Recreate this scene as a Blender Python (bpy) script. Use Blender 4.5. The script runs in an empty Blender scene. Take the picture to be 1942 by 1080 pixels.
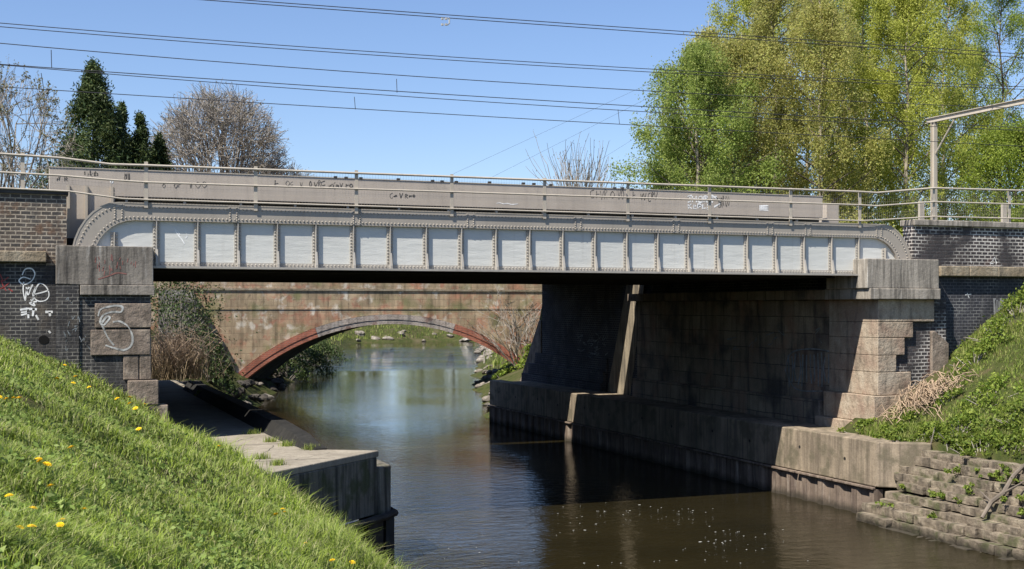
import bpy, math, random
import numpy as np
from mathutils import Vector, noise as mnoise

# ------------------------------------------------------------------ camera, sky, sun, exposure
EYE, FPX, CX, HZ = 5.93, 2353.0, 971.0, 581.0
TH = math.atan(917 / FPX)
SN, CS = math.sin(TH), math.cos(TH)
scn = bpy.context.scene
COL = scn.collection
cam = bpy.data.objects.new('camera', bpy.data.cameras.new('camera'))
COL.objects.link(cam)
cam.location = (0, 0, EYE)
cam.rotation_euler = (math.radians(90), 0, -TH)
cam.data.sensor_width = 36
cam.data.lens = FPX / 1942 * 36
cam.data.shift_y = (HZ - 540) / 1942
cam.data.clip_end = 3000
scn.camera = cam

SUN = Vector((-0.66, -0.32, 0.98)).normalized()       # direction towards the sun
world = bpy.data.worlds.new('World')
scn.world = world
world.use_nodes = True
wn = world.node_tree.nodes
sky = wn.new('ShaderNodeTexSky')
sky.sky_type = 'NISHITA'
sky.sun_disc = False
sky.sun_elevation = math.asin(SUN.z)
sky.sun_rotation = math.atan2(SUN.x, SUN.y)
sky.altitude = 0
sky.air_density = 1.0
sky.dust_density = 0.3
sky.ozone_density = 5.0
tint = wn.new('ShaderNodeMix'); tint.data_type = 'RGBA'; tint.blend_type = 'MULTIPLY'; tint.inputs[0].default_value = 1
tint.inputs[7].default_value = (1.0, .965, 1.03, 1)
world.node_tree.links.new(sky.outputs[0], tint.inputs[6]); world.node_tree.links.new(tint.outputs[2], wn['Background'].inputs[0])
wn['Background'].inputs[1].default_value = 0.09
sl = bpy.data.lights.new('sun', 'SUN')
sl.energy = 5.0
sl.angle = math.radians(0.5)
sl.color = (1.0, 0.94, 0.84)
so = bpy.data.objects.new('sun', sl)
COL.objects.link(so)
so.rotation_euler = SUN.to_track_quat('Z', 'Y').to_euler()
scn.view_settings.view_transform = 'Standard'
scn.view_settings.look = 'None'
scn.view_settings.exposure = 0.77
scn.view_settings.gamma = 1.0
scn.cycles.max_bounces = 7
scn.cycles.transparent_max_bounces = 4
scn.cycles.caustics_reflective = False
scn.cycles.caustics_refractive = False

# ------------------------------------------------------------------ measuring: a pixel of the photograph to a point of the place
def ray(u, v):
    t = (u - CX) / FPX
    return SN + CS * t, CS - SN * t, (HZ - v) / FPX
def at_y(u, v, Y):
    a, b, c = ray(u, v); d = Y / b
    return a * d, Y, EYE + c * d
def at_x(u, v, X):
    a, b, c = ray(u, v); d = X / a
    return X, b * d, EYE + c * d
def at_z(u, v, z):
    a, b, c = ray(u, v); d = (z - EYE) / c
    return a * d, b * d, z
def ux(u, Y):
    return at_y(u, 500, Y)[0]

# ------------------------------------------------------------------ mesh helpers
ROOT = {}
def mesh_np(name, V, F, mat, parent=None, smooth=False):
    """V (n,3); F list of (m,k) index arrays"""
    V = np.asarray(V, dtype=np.float32)
    if parent is not None and parent.name in ROOT:
        off = ROOT[parent.name]
        V = V - np.array(off, dtype=np.float32)
    else:
        off = None
    me = bpy.data.meshes.new(name)
    me.vertices.add(len(V)); me.vertices.foreach_set('co', V.ravel())
    F = [np.asarray(f, dtype=np.int32) for f in F if len(f)]
    tot = sum(f.size for f in F); npoly = sum(len(f) for f in F)
    me.loops.add(tot); me.polygons.add(npoly)
    me.loops.foreach_set('vertex_index', np.concatenate([f.ravel() for f in F]))
    ls = np.concatenate([np.full(len(f), f.shape[1], dtype=np.int32) for f in F])
    st = np.zeros(npoly, dtype=np.int32); st[1:] = np.cumsum(ls)[:-1]
    me.polygons.foreach_set('loop_start', st)
    try: me.polygons.foreach_set('loop_total', ls)
    except Exception: pass
    me.polygons.foreach_set('use_smooth', np.full(npoly, bool(smooth)))
    me.update(calc_edges=True); me.validate()
    me.materials.append(mat)
    o = bpy.data.objects.new(name, me)
    COL.objects.link(o)
    if parent is not None:
        o.parent = parent
        if off is not None: ROOT[o.name] = off
    return o

class MB:
    def __init__(s): s.V = []; s.F = []
    def add(s, vs, fs):
        b = len(s.V); s.V += [tuple(v) for v in vs]; s.F += [tuple(b + i for i in f) for f in fs]; return s
    def box(s, x0, x1, y0, y1, z0, z1, jit=0, rng=None):
        vs = [(x, y, z) for z in (z0, z1) for y in (y0, y1) for x in (x0, x1)]
        if jit: vs = [tuple(c + rng.uniform(-jit, jit) for c in v) for v in vs]
        return s.add(vs, [(0, 2, 3, 1), (4, 5, 7, 6), (0, 1, 5, 4), (2, 6, 7, 3), (0, 4, 6, 2), (1, 3, 7, 5)])
    def prism(s, poly, axis, lo, hi):
        n = len(poly)
        f = {'y': lambda a, b, h: (a, h, b), 'x': lambda a, b, h: (h, a, b), 'z': lambda a, b, h: (a, b, h)}[axis]
        vs = [f(a, b, lo) for a, b in poly] + [f(a, b, hi) for a, b in poly]
        fs = [tuple(range(n))[::-1], tuple(range(n, 2 * n))] + [(i, (i + 1) % n, n + (i + 1) % n, n + i) for i in range(n)]
        return s.add(vs, fs)
    def strip(s, outer, inner, y0, y1):
        """closed band between two (x,z) polylines, extruded y0..y1"""
        n = len(outer); vs = []
        for (a, b) in zip(outer, inner):
            vs += [(a[0], y0, a[1]), (b[0], y0, b[1]), (b[0], y1, b[1]), (a[0], y1, a[1])]
        fs = [(0, 1, 2, 3), (4 * n - 1, 4 * n - 2, 4 * n - 3, 4 * n - 4)]
        for i in range(n - 1):
            p, q = 4 * i, 4 * i + 4
            for k in range(4):
                fs.append((p + k, q + k, q + (k + 1) % 4, p + (k + 1) % 4))
        return s.add(vs, fs)
    def tube(s, pts, rad, n=6, cap=True):
        pts = [Vector(p) for p in pts]; m = len(pts)
        if not hasattr(rad, '__len__'): rad = [rad] * m
        vs = []
        for i, p in enumerate(pts):
            d = pts[min(i + 1, m - 1)] - pts[max(i - 1, 0)]
            if d.length < 1e-9: d = Vector((0, 0, 1))
            d.normalize()
            a = d.cross(Vector((0, 0, 1)) if abs(d.z) < .9 else Vector((1, 0, 0))).normalized(); b = d.cross(a)
            for k in range(n):
                t = 2 * math.pi * k / n
                vs.append(p + (a * math.cos(t) + b * math.sin(t)) * rad[i])
        fs = [(i * n + k, i * n + (k + 1) % n, (i + 1) * n + (k + 1) % n, (i + 1) * n + k) for i in range(m - 1) for k in range(n)]
        if cap: fs += [tuple(range(n))[::-1], tuple(range((m - 1) * n, m * n))]
        return s.add(vs, fs)
    def rivet(s, x, y, z, r=.019, out=(0, -1, 0)):
        o = Vector(out); a = o.cross(Vector((0, 0, 1)) if abs(o.z) < .9 else Vector((1, 0, 0))).normalized(); b = o.cross(a)
        c = Vector((x, y, z)); vs = []
        for rr, h in ((r, 0), (r * .72, r * .55)):
            for k in range(6):
                t = k * math.pi / 3
                vs.append(c + (a * math.cos(t) + b * math.sin(t)) * rr + o * h)
        vs.append(c + o * r * .8)
        fs = [(k, (k + 1) % 6, 6 + (k + 1) % 6, 6 + k) for k in range(6)] + [(6 + k, 6 + (k + 1) % 6, 12) for k in range(6)]
        return s.add(vs, fs)
    def build(s, name, mat, parent=None, smooth=False, bevel=0, seg=2):
        by = {}
        for f in s.F: by.setdefault(len(f), []).append(f)
        o = mesh_np(name, s.V, [np.array(v) for v in by.values()], mat, parent, smooth)
        if bevel:
            m = o.modifiers.new('b', 'BEVEL'); m.width = bevel; m.segments = seg; m.limit_method = 'ANGLE'
        return o

def tag(o, label=None, cat=None, group=None, kind=None):
    if label: o['label'] = label
    if cat: o['category'] = cat
    if group: o['group'] = group
    if kind: o['kind'] = kind
    return o
def thing(name, label, cat, loc, group=None):
    o = bpy.data.objects.new(name, None); o.empty_display_size = .2
    COL.objects.link(o); o.location = loc
    ROOT[o.name] = tuple(loc)
    return tag(o, label, cat, group)
def copy_tree(o, parent=None):
    c = o.copy(); COL.objects.link(c)
    if parent is not None: c.parent = parent
    for ch in list(o.children): copy_tree(ch, c)
    return c

def catmull(pts, k=6):
    if len(pts) < 3: return pts
    P = [pts[0]] + list(pts) + [pts[-1]]; out = []
    for i in range(1, len(P) - 2):
        for j in range(k):
            t = j / k; p0, p1, p2, p3 = (np.array(P[i + q], float) for q in (-1, 0, 1, 2))
            out.append(tuple(.5 * ((2 * p1) + (p2 - p0) * t + (2 * p0 - 5 * p1 + 4 * p2 - p3) * t * t + (3 * p1 - p0 - 3 * p2 + p3) * t ** 3)))
    return out + [tuple(pts[-1])]
def paint(mb, pxs, plane, w, curve=True, rng=None, off=.004):
    """one stroke of graffiti: a flat painted ribbon lying on the wall plane ('y',Y) or ('x',X)"""
    ax, val = plane
    if curve: pxs = catmull(pxs, 5)
    pts = [at_y(u, v, val) if ax == 'y' else at_x(u, v, val) for u, v in pxs]
    pts = [(p[0], p[2]) if ax == 'y' else (p[1], p[2]) for p in pts]
    vs = []; n = len(pts)
    for i in range(n):
        a, b = pts[max(i - 1, 0)], pts[min(i + 1, n - 1)]
        dx, dz = b[0] - a[0], b[1] - a[1]; L = math.hypot(dx, dz) or 1
        ww = w * (.75 + .5 * mnoise.noise((pts[i][0] * 4, pts[i][1] * 4, 3.3)))
        for sgn in (1, -1):
            p, q = pts[i][0] - dz / L * ww * sgn, pts[i][1] + dx / L * ww * sgn
            vs.append((p, val - off, q) if ax == 'y' else (val - off, p, q))
    mb.add(vs, [(2 * i, 2 * i + 1, 2 * i + 3, 2 * i + 2) for i in range(n - 1)])

def vnoise(x, y, seed=0):
    xi = np.floor(x).astype(np.int64); yi = np.floor(y).astype(np.int64); xf = x - xi; yf = y - yi
    def h(a, b):
        n = (a * 374761393 + b * 668265263 + seed * 1442695041) & 0x7fffffff
        n = ((n ^ (n >> 13)) * 1274126177) & 0x7fffffff
        return ((n ^ (n >> 16)) & 0xffff) / 65535.0
    u = xf * xf * (3 - 2 * xf); w = yf * yf * (3 - 2 * yf)
    return (h(xi, yi) * (1 - u) + h(xi + 1, yi) * u) * (1 - w) + (h(xi, yi + 1) * (1 - u) + h(xi + 1, yi + 1) * u) * w

# ------------------------------------------------------------------ materials
class Mat:
    def __init__(s, name, rough=.9, spec=.3):
        s.m = bpy.data.materials.new(name); s.m.use_nodes = True
        s.t = s.m.node_tree; s.b = s.t.nodes['Principled BSDF']; s.o = s.t.nodes['Material Output']
        s.b.inputs['Roughness'].default_value = rough; s.b.inputs['Specular IOR Level'].default_value = spec
        s.pos = s.t.nodes.new('ShaderNodeNewGeometry').outputs['Position']
    def N(s, typ, **kw):
        n = s.t.nodes.new(typ)
        for k, v in kw.items():
            if k in n.inputs.keys(): s.put(n.inputs[k], v)
            else: setattr(n, k, v)
        return n
    def put(s, sock, v):
        if isinstance(v, bpy.types.NodeSocket): s.t.links.new(v, sock)
        elif isinstance(v, (tuple, list)) and len(v) == 3 and sock.type == 'RGBA': sock.default_value = (*v, 1)
        else: sock.default_value = v
    def map(s, scale=(1, 1, 1), loc=(0, 0, 0), vec=None):
        n = s.N('ShaderNodeMapping'); s.put(n.inputs['Vector'], vec or s.pos)
        n.inputs['Scale'].default_value = scale; n.inputs['Location'].default_value = loc
        return n.outputs[0]
    def wall(s):
        """(x+y, z) so that bricks run right on faces along X and along Y"""
        sx = s.N('ShaderNodeSeparateXYZ'); s.put(sx.inputs[0], s.pos)
        ad = s.math('ADD', sx.outputs[0], sx.outputs[1])
        c = s.N('ShaderNodeCombineXYZ'); s.put(c.inputs[0], ad); s.put(c.inputs[1], sx.outputs[2])
        return c.outputs[0]
    def math(s, op, a, b=0.0, clamp=False):
        n = s.N('ShaderNodeMath', operation=op, use_clamp=clamp); s.put(n.inputs[0], a); s.put(n.inputs[1], b); return n.outputs[0]
    def noise(s, scale, detail=4, vec=None, rough=.55, dist=0):
        n = s.N('ShaderNodeTexNoise'); s.put(n.inputs['Vector'], vec or s.pos)
        n.inputs['Scale'].default_value = scale; n.inputs['Detail'].default_value = detail; n.inputs['Roughness'].default_value = rough
        n.inputs['Distortion'].default_value = dist
        return n.outputs['Fac']
    def ramp(s, fac, stops):
        n = s.N('ShaderNodeValToRGB'); s.put(n.inputs[0], fac); e = n.color_ramp.elements
        while len(e) < len(stops): e.new(.5)
        for el, (p, c) in zip(e, stops):
            el.position = p; el.color = (*c, 1) if isinstance(c, (tuple, list)) else (c, c, c, 1)
        return n.outputs[0]
    def mix(s, fac, a, b, blend='MIX'):
        n = s.N('ShaderNodeMix', data_type='RGBA', blend_type=blend)
        s.put(n.inputs[0], fac); s.put(n.inputs[6], a); s.put(n.inputs[7], b); return n.outputs[2]
    def bump(s, h, strength=.5, dist=.02, normal=None):
        n = s.N('ShaderNodeBump'); s.put(n.inputs['Height'], h); n.inputs['Strength'].default_value = strength; n.inputs['Distance'].default_value = dist
        if normal: s.put(n.inputs['Normal'], normal)
        return n.outputs[0]
    def done(s, color, normal=None, rough=None):
        s.put(s.b.inputs['Base Color'], color)
        if normal: s.put(s.b.inputs['Normal'], normal)
        if rough is not None: s.put(s.b.inputs['Roughness'], rough)
        return s.m

def plain(name, c, rough=.8, var=.25, scale=3, spec=.3):
    m = Mat(name, rough, spec)
    f = m.ramp(m.noise(scale, 5), [(.3, 1 - var), (.7, 1 + var)])
    return m.done(m.mix(1, c, f, 'MULTIPLY'), m.bump(m.noise(scale * 12, 3), .25, .01))

def brick_mat(name, c1, c2, mortar, bw=.24, bh=.1, ms=.014, patches=None, soot=.5, sootc=(.03, .03, .032), mortar_patch=None, warp=0.0, lime=0.0):
    m = Mat(name, .88)
    vec = m.wall()
    if warp:
        nz = m.N('ShaderNodeTexNoise'); nz.inputs['Scale'].default_value = 1.3; m.put(nz.inputs['Vector'], m.pos)
        vm = m.N('ShaderNodeVectorMath', operation='MULTIPLY_ADD'); m.put(vm.inputs[0], nz.outputs['Color']); vm.inputs[1].default_value = (warp, warp, 0); m.put(vm.inputs[2], vec)
        vec = vm.outputs[0]
    br = m.N('ShaderNodeTexBrick', offset=.5, squash=1.0)
    m.put(br.inputs['Vector'], vec); m.put(br.inputs['Color1'], c1); m.put(br.inputs['Color2'], c2)
    mc = mortar
    if mortar_patch:
        mc = m.mix(m.ramp(m.noise(.9, 4), [(.44, 0.0), (.56, 1.0)]), mortar, mortar_patch)
    m.put(br.inputs['Mortar'], mc)
    br.inputs['Scale'].default_value = 1; br.inputs['Brick Width'].default_value = bw; br.inputs['Row Height'].default_value = bh
    br.inputs['Mortar Size'].default_value = ms; br.inputs['Mortar Smooth'].default_value = .3; br.inputs['Bias'].default_value = 0
    col = br.outputs['Color']
    for c, sc, lo, hi in (patches or []):
        col = m.mix(m.ramp(m.noise(sc, 5, vec=m.map((1, 1, 1), (sc * 7, 3, 1))), [(lo, 0.0), (hi, 1.0)]), col, c)
    big = m.ramp(m.noise(.8, 6), [(.25, .62), (.5, 1.0), (.75, 1.3)])
    col = m.mix(1, col, big, 'MULTIPLY')
    st = m.noise(2.2, 5, vec=m.map((1.6, 1.6, .22)))
    col = m.mix(m.ramp(st, [(.48, 0.0), (.7, soot)]), col, sootc)
    if lime: col = m.mix(m.ramp(m.noise(3.1, 6, vec=m.map((2.2, 2.2, .3), (7, 2, 0)), rough=.65), [(.56, 0.0), (.72, lime)]), col, (.3, .29, .27))
    fine = m.ramp(m.noise(26, 4), [(.25, .72), (.75, 1.25)])
    col = m.mix(1, col, fine, 'MULTIPLY')
    nb = m.bump(m.math('SUBTRACT', 1, br.outputs['Fac']), .6, .02)
    nb = m.bump(m.noise(18, 5), .5, .02, nb)
    return m.done(col, nb)

def concrete_mat(name, c, streak=(.06, .055, .05), amount=.6, white=None, moss=None):
    m = Mat(name, .9)
    col = m.mix(1, c, m.ramp(m.noise(1.1, 6), [(.3, .72), (.7, 1.22)]), 'MULTIPLY')
    col = m.mix(m.ramp(m.noise(2.6, 6, vec=m.map((2.2, 2.2, .16)), rough=.65), [(.43, 0.0), (.62, amount)]), col, streak)
    if white: col = m.mix(m.ramp(m.noise(4, 5, vec=m.map((2.5, 2.5, .2), (5, 1, 0))), [(.58, 0.0), (.7, .7)]), col, white)
    if moss: col = m.mix(m.ramp(m.noise(1.7, 6, vec=m.map((1, 1, 1), (9, 4, 2))), [(.5, 0.0), (.62, .8)]), col, moss)
    col = m.mix(1, col, m.ramp(m.noise(38, 4), [(.25, .78), (.75, 1.2)]), 'MULTIPLY')
    col = wet(m, col)
    nb = m.bump(m.noise(9, 6), .45, .03)
    nb = m.bump(m.noise(60, 3), .3, .01, nb)
    return m.done(col, nb)

def wet(m, col):
    # the wet, algae dark tide line just above the river
    sx = m.N('ShaderNodeSeparateXYZ'); m.put(sx.inputs[0], m.pos)
    k = m.math('ADD', sx.outputs[2], m.math('MULTIPLY', m.noise(3, 3), .3))
    return m.mix(m.ramp(k, [(.2, .85), (.42, 0.0)]), col, (.03, .026, .018))

def stone_mat(name, c1, c2, c3, soot=.6, scale=1.0, moss=None):
    m = Mat(name, .92)
    col = m.ramp(m.noise(1.7 * scale, 6), [(.3, c1), (.5, c2), (.7, c3)])
    col = m.mix(m.ramp(m.noise(3, 6, vec=m.map((1.4, 1.4, .35))), [(.5, 0.0), (.75, soot)]), col, (.045, .038, .03))
    col = m.mix(1, col, m.ramp(m.noise(30, 5), [(.25, .7), (.75, 1.28)]), 'MULTIPLY')
    if moss: col = m.mix(m.ramp(m.noise(2.3, 6, vec=m.map((1, 1, 1), (3, 7, 2))), [(.52, 0.0), (.64, .75)]), col, moss)
    col = wet(m, col)
    nb = m.bump(m.noise(7, 6), .7, .05); nb = m.bump(m.noise(40, 4), .5, .015, nb)
    return m.done(col, nb)

def leaf_mat(name, cols, trans=.35, rough=.6):
    m = Mat(name, rough, .25)
    g = m.N('ShaderNodeNewGeometry').outputs['Random Per Island']
    n = len(cols)
    col = m.ramp(g, [(i / max(1, n - 1), c) for i, c in enumerate(cols)])
    col = m.mix(1, col, m.ramp(m.noise(.35, 3), [(.3, .75), (.7, 1.25)]), 'MULTIPLY')
    m.put(m.b.inputs['Base Color'], col)
    tr = m.N('ShaderNodeBsdfTranslucent'); m.put(tr.inputs['Color'], col)
    mx = m.N('ShaderNodeMixShader'); mx.inputs[0].default_value = trans
    m.t.links.new(m.b.outputs[0], mx.inputs[1]); m.t.links.new(tr.outputs[0], mx.inputs[2]); m.t.links.new(mx.outputs[0], m.o.inputs[0])
    return m.m

def paint_mat(name, c, rough=.45, dirt=.25, rust=0.0):
    m = Mat(name, rough, .4)
    col = m.mix(1, c, m.ramp(m.noise(.9, 5), [(.3, .9), (.7, 1.08)]), 'MULTIPLY')
    col = m.mix(m.ramp(m.noise(2.4, 6, vec=m.map((2.5, 2.5, .18))), [(.5, 0.0), (.8, dirt)]), col, (.16, .14, .12))
    if rust: col = m.mix(m.ramp(m.noise(5, 6), [(.62, 0.0), (.75, rust)]), col, (.13, .07, .04))
    return m.done(col, m.bump(m.noise(14, 4), .15, .01))

def web_paint():
    m = Mat('pale_grey_paint', .42, .4)
    col = m.mix(1, (.57, .572, .54), m.ramp(m.noise(.7, 5), [(.3, .93), (.7, 1.05)]), 'MULTIPLY')
    # wavy brush and repair marks in the paint
    wv = m.noise(1.6, 5, vec=m.map((.9, .9, 5.0)))
    col = m.mix(m.ramp(wv, [(.55, 0.0), (.66, .16)]), col, (.44, .46, .45))
    col = m.mix(m.ramp(m.noise(3, 6, vec=m.map((2, 2, .15), (4, 0, 0))), [(.58, 0.0), (.78, .25)]), col, (.3, .28, .24))
    nb = m.bump(m.noise(2.2, 4, vec=m.map((.7, .7, 3.5))), .35, .03)
    return m.done(col, nb)

M = {}
M['web'] = web_paint()
M['beige'] = paint_mat('beige_paint', (.34, .305, .26), .5, .3)
M['rib'] = paint_mat('beige_grey_paint', (.37, .345, .305), .5, .3)
M['beam'] = paint_mat('beige_box_paint', (.43, .375, .315), .6, .25)
M['rail'] = paint_mat('pale_rail_paint', (.44, .39, .32), .55, .35, .35)
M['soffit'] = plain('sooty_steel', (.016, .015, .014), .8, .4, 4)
M['dark_steel'] = plain('dark_steel', (.05, .047, .045), .7, .3, 3)
M['brick_brown'] = brick_mat('brown_brick', (.13, .105, .085), (.065, .059, .055), (.36, .31, .245), .23, .098, .016, [((.16, .1, .065), 2.3, .55, .66)], .45, warp=.03, lime=.15)
M['brick_sooty'] = brick_mat('sooty_brick', (.033, .032, .034), (.052, .05, .05), (.075, .071, .068), .23, .088, .012, [((.09, .075, .06), 1.1, .56, .7)], .5, mortar_patch=(.2, .19, .17), warp=.03, lime=.35)
M['brick_blue'] = brick_mat('blue_brick', (.042, .038, .042), (.075, .062, .06), (.06, .058, .06), .23, .11, .02, [((.12, .06, .045), .9, .6, .72)], .3, mortar_patch=(.5, .47, .43), warp=.03, lime=.15)
M['brick_black'] = brick_mat('blue_black_brick', (.032, .034, .042), (.05, .05, .058), (.09, .09, .1), .23, .1, .012, [((.2, .2, .2), 1.6, .66, .74)], .3, mortar_patch=(.2, .2, .2), warp=.03, lime=.3)
M['abut_stone'] = brick_mat('abutment_sandstone', (.33, .27, .2), (.25, .2, .155), (.11, .09, .07), 1.15, .56, .018, [((.3, .2, .145), .8, .5, .66), ((.1, .09, .08), .6, .52, .66)], .65, warp=.06)
M['arch_stone'] = brick_mat('arch_sandstone', (.45, .34, .22), (.36, .275, .175), (.3, .225, .15), .95, .46, .018, [((.43, .23, .145), .6, .5, .64), ((.4, .2, .13), 1.4, .56, .68), ((.2, .15, .1), 1.9, .6, .72), ((.62, .55, .45), 1.3, .58, .68), ((.24, .22, .11), .5, .55, .66), ((.38, .2, .13), 1.7, .62, .72)], .55, (.07, .055, .035), warp=.12)
M['ring_red'] = brick_mat('red_ring_brick', (.46, .15, .09), (.38, .13, .085), (.34, .17, .12), .3, .12, .02, [((.13, .06, .045), .9, .55, .68)], .35, (.06, .04, .03), warp=.1)
M['ring_grey'] = brick_mat('grey_ring_brick', (.42, .35, .3), (.25, .2, .18), (.45, .4, .35), .22, .1, .02, [((.36, .33, .3), 1.5, .56, .66), ((.2, .1, .08), .8, .55, .65)], .6, warp=.1)
M['concrete_red'] = concrete_mat('stained_concrete', (.23, .205, .175), (.05, .045, .04), .9, (.42, .4, .37))
M['concrete'] = concrete_mat('pale_concrete', (.33, .295, .25), (.075, .068, .058), .75, (.48, .45, .4))
M['wall_conc'] = concrete_mat('river_wall_concrete', (.29, .235, .17), (.09, .072, .055), .65, None, (.12, .105, .07))
M['quay_conc'] = concrete_mat('mossy_quay_concrete', (.17, .155, .125), (.03, .03, .026), .9, None, (.05, .06, .025))
M['joint'] = concrete_mat('sun_strip_pale', (.3, .25, .18), (.05, .045, .04), .8)  # pale colour that paints in the sun strip between the decks
M['slab_conc'] = concrete_mat('path_concrete', (.28, .25, .2), (.17, .14, .11), .5)
M['black_conc'] = concrete_mat('black_concrete', (.025, .024, .022), (.01, .01, .01), .8)  # near-black base with darker streaks, for flood wall, slab joints and cracks
M['pile'] = concrete_mat('rusty_sheet_pile', (.2, .155, .12), (.07, .05, .042), .7, (.36, .31, .26))
M['pile_dark'] = plain('black_sheet_pile', (.026, .025, .024), .6, .4, 4)
M['sandstone'] = stone_mat('pink_sandstone', (.29, .205, .155), (.35, .28, .21), (.42, .36, .28), .65)
M['sandstone_dark'] = stone_mat('weathered_sandstone', (.15, .125, .1), (.22, .175, .14), (.3, .25, .2), .85, 1.8)
M['block'] = stone_mat('revetment_stone', (.11, .09, .066), (.19, .155, .115), (.29, .245, .18), .9, 2.2, (.07, .08, .03))
M['rock_dark'] = stone_mat('dark_rubble', (.03, .028, .024), (.055, .048, .04), (.09, .08, .065), .6)
M['rock'] = stone_mat('rubble_stone', (.11, .095, .08), (.2, .175, .145), (.36, .33, .28), .6, 1.0)
M['ledge_stone'] = stone_mat('string_course_stone', (.2, .155, .1), (.29, .235, .165), (.33, .29, .22), .6)
M['bark'] = plain('grey_bark', (.15, .125, .1), .9, .35, 2)
M['bark_dark'] = plain('dark_bark', (.06, .048, .038), .9, .35, 2)
M['birch_bark'] = plain('birch_bark', (.3, .26, .2), .85, .5, 1.2)
M['limb'] = plain('limb_brown', (.13, .105, .08), .9, .4, 1.5)
M['twig'] = plain('twig_brown', (.28, .25, .215), .9, .3, 2)
M['wire'] = plain('dark_wire', (.035, .035, .04), .6, .1, 1)
M['white_paint'] = plain('white_spray_paint', (.8, .8, .78), .7, .3, 6)
M['chalk_paint'] = plain('chalky_spray_paint', (.4, .4, .38), .8, .6, 9)
M['red_paint'] = plain('red_spray_paint', (.3, .05, .045), .7, .3, 6)
M['dark_paint'] = plain('dark_spray_paint', (.07, .065, .06), .7, .3, 6)
M['grey_paint'] = plain('faded_spray_paint', (.2, .22, .23), .7, .4, 5)
M['dandelion'] = plain('dandelion_yellow', (.85, .58, .01), .7, .15, 40)
M['stem_green'] = plain('stem_green', (.12, .2, .05), .7, .2, 10)
M['straw'] = leaf_mat('dry_straw', [(.26, .19, .11), (.36, .28, .17), (.2, .14, .085)], .15, .8)
M['dead_stem'] = plain('dead_stem', (.34, .25, .17), .85, .35, 5)
M['foam'] = plain('foam_white', (.42, .42, .39), .8, .1, 5)
M['grass'] = leaf_mat('grass_blade', [(.14, .21, .025), (.33, .42, .06), (.23, .32, .04), (.42, .44, .18), (.1, .165, .03), (.3, .36, .09), (.2, .28, .05), (.5, .45, .26)], .45)
M['grass_rough'] = leaf_mat('rough_grass_blade', [(.12, .19, .03), (.22, .29, .05), (.36, .37, .13), (.16, .23, .035)], .4)
M['bramble'] = leaf_mat('bramble_leaf', [(.08, .14, .02), (.17, .24, .035), (.27, .32, .06), (.12, .19, .025)], .4)
M['weed'] = leaf_mat('weed_leaf', [(.12, .19, .04), (.2, .28, .06), (.28, .34, .11)], .35)
M['ivy'] = leaf_mat('ivy_leaf', [(.025, .045, .012), (.05, .08, .02), (.07, .1, .03)], .2)
M['birch_green'] = leaf_mat('birch_leaf_green', [(.19, .26, .055), (.29, .37, .085), (.41, .46, .14)], .55)
M['birch_yellow'] = leaf_mat('birch_leaf_yellow', [(.27, .31, .05), (.4, .43, .08), (.52, .53, .13)], .55)
M['birch_olive'] = leaf_mat('birch_catkin_olive', [(.34, .31, .1), (.45, .42, .14), (.32, .33, .09), (.48, .5, .15)], .55)
M['tree_green'] = leaf_mat('spring_leaf_green', [(.17, .24, .03), (.25, .32, .045), (.34, .39, .08)], .5)
M['conifer'] = leaf_mat('conifer_needle', [(.025, .048, .016), (.045, .075, .022), (.1, .125, .038), (.035, .058, .02)], .15)
M['bud'] = leaf_mat('spring_bud', [(.12, .12, .05), (.17, .15, .07)], .3)

def ground_mat():
    m = Mat('grassy_earth', .95, .1)
    col = m.ramp(m.noise(2.5, 6), [(.3, (.03, .04, .012)), (.5, (.05, .06, .018)), (.7, (.085, .07, .035))])
    col = m.mix(m.ramp(m.noise(.5, 4), [(.55, 0.0), (.7, .6)]), col, (.12, .095, .06))
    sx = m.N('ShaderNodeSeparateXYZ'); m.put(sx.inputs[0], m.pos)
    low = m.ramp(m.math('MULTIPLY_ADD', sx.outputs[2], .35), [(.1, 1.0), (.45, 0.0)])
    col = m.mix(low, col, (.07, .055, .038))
    return m.done(col, m.bump(m.noise(14, 6), .8, .05))
M['ground'] = ground_mat()

def water_mat():
    m = Mat('river_water', .02, .5)
    m.b.inputs['IOR'].default_value = 1.33
    sx = m.N('ShaderNodeSeparateXYZ'); m.put(sx.inputs[0], m.pos)
    col = m.ramp(m.noise(.25, 3), [(.3, (.014, .0115, .005)), (.7, (.022, .0175, .0075))])
    rif = m.math('MULTIPLY', m.ramp(m.math('DIVIDE', sx.outputs[1], 250.0), [(.44, 0.0), (.5, 1.0), (.64, 1.0), (.7, 0.0)]), m.ramp(m.noise(.09, 2), [(.35, .3), (.6, 1.0)]))
    near = m.ramp(m.math('DIVIDE', sx.outputs[1], 60.0), [(.35, 1.0), (.6, .65), (.85, .42), (1.0, .3)])
    w1 = m.noise(1.6, 5, vec=m.map((1, 1.9, 1)), rough=.6, dist=.4)
    w2 = m.noise(6.5, 3, vec=m.map((.8, 1.6, 1)))
    h = m.math('ADD', w1, m.math('MULTIPLY', w2, .22))
    w3 = m.noise(1.0, 4, vec=m.map((.7, .28, 1)), rough=.7)
    amp = m.math('ADD', m.math('MULTIPLY', near, .55), m.math('MULTIPLY', rif, 1.5))
    patch = m.ramp(m.noise(.16, 3, vec=m.map((1, .6, 1), (3, 8, 0))), [(.35, .45), (.65, 1.25)])
    h = m.math('MULTIPLY', h, m.math('MULTIPLY', amp, patch))
    h = m.math('ADD', h, m.math('MULTIPLY', m.math('MULTIPLY', w3, rif), 9.0))
    return m.done(col, m.bump(h, .55, .11))
M['water'] = water_mat()

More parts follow.
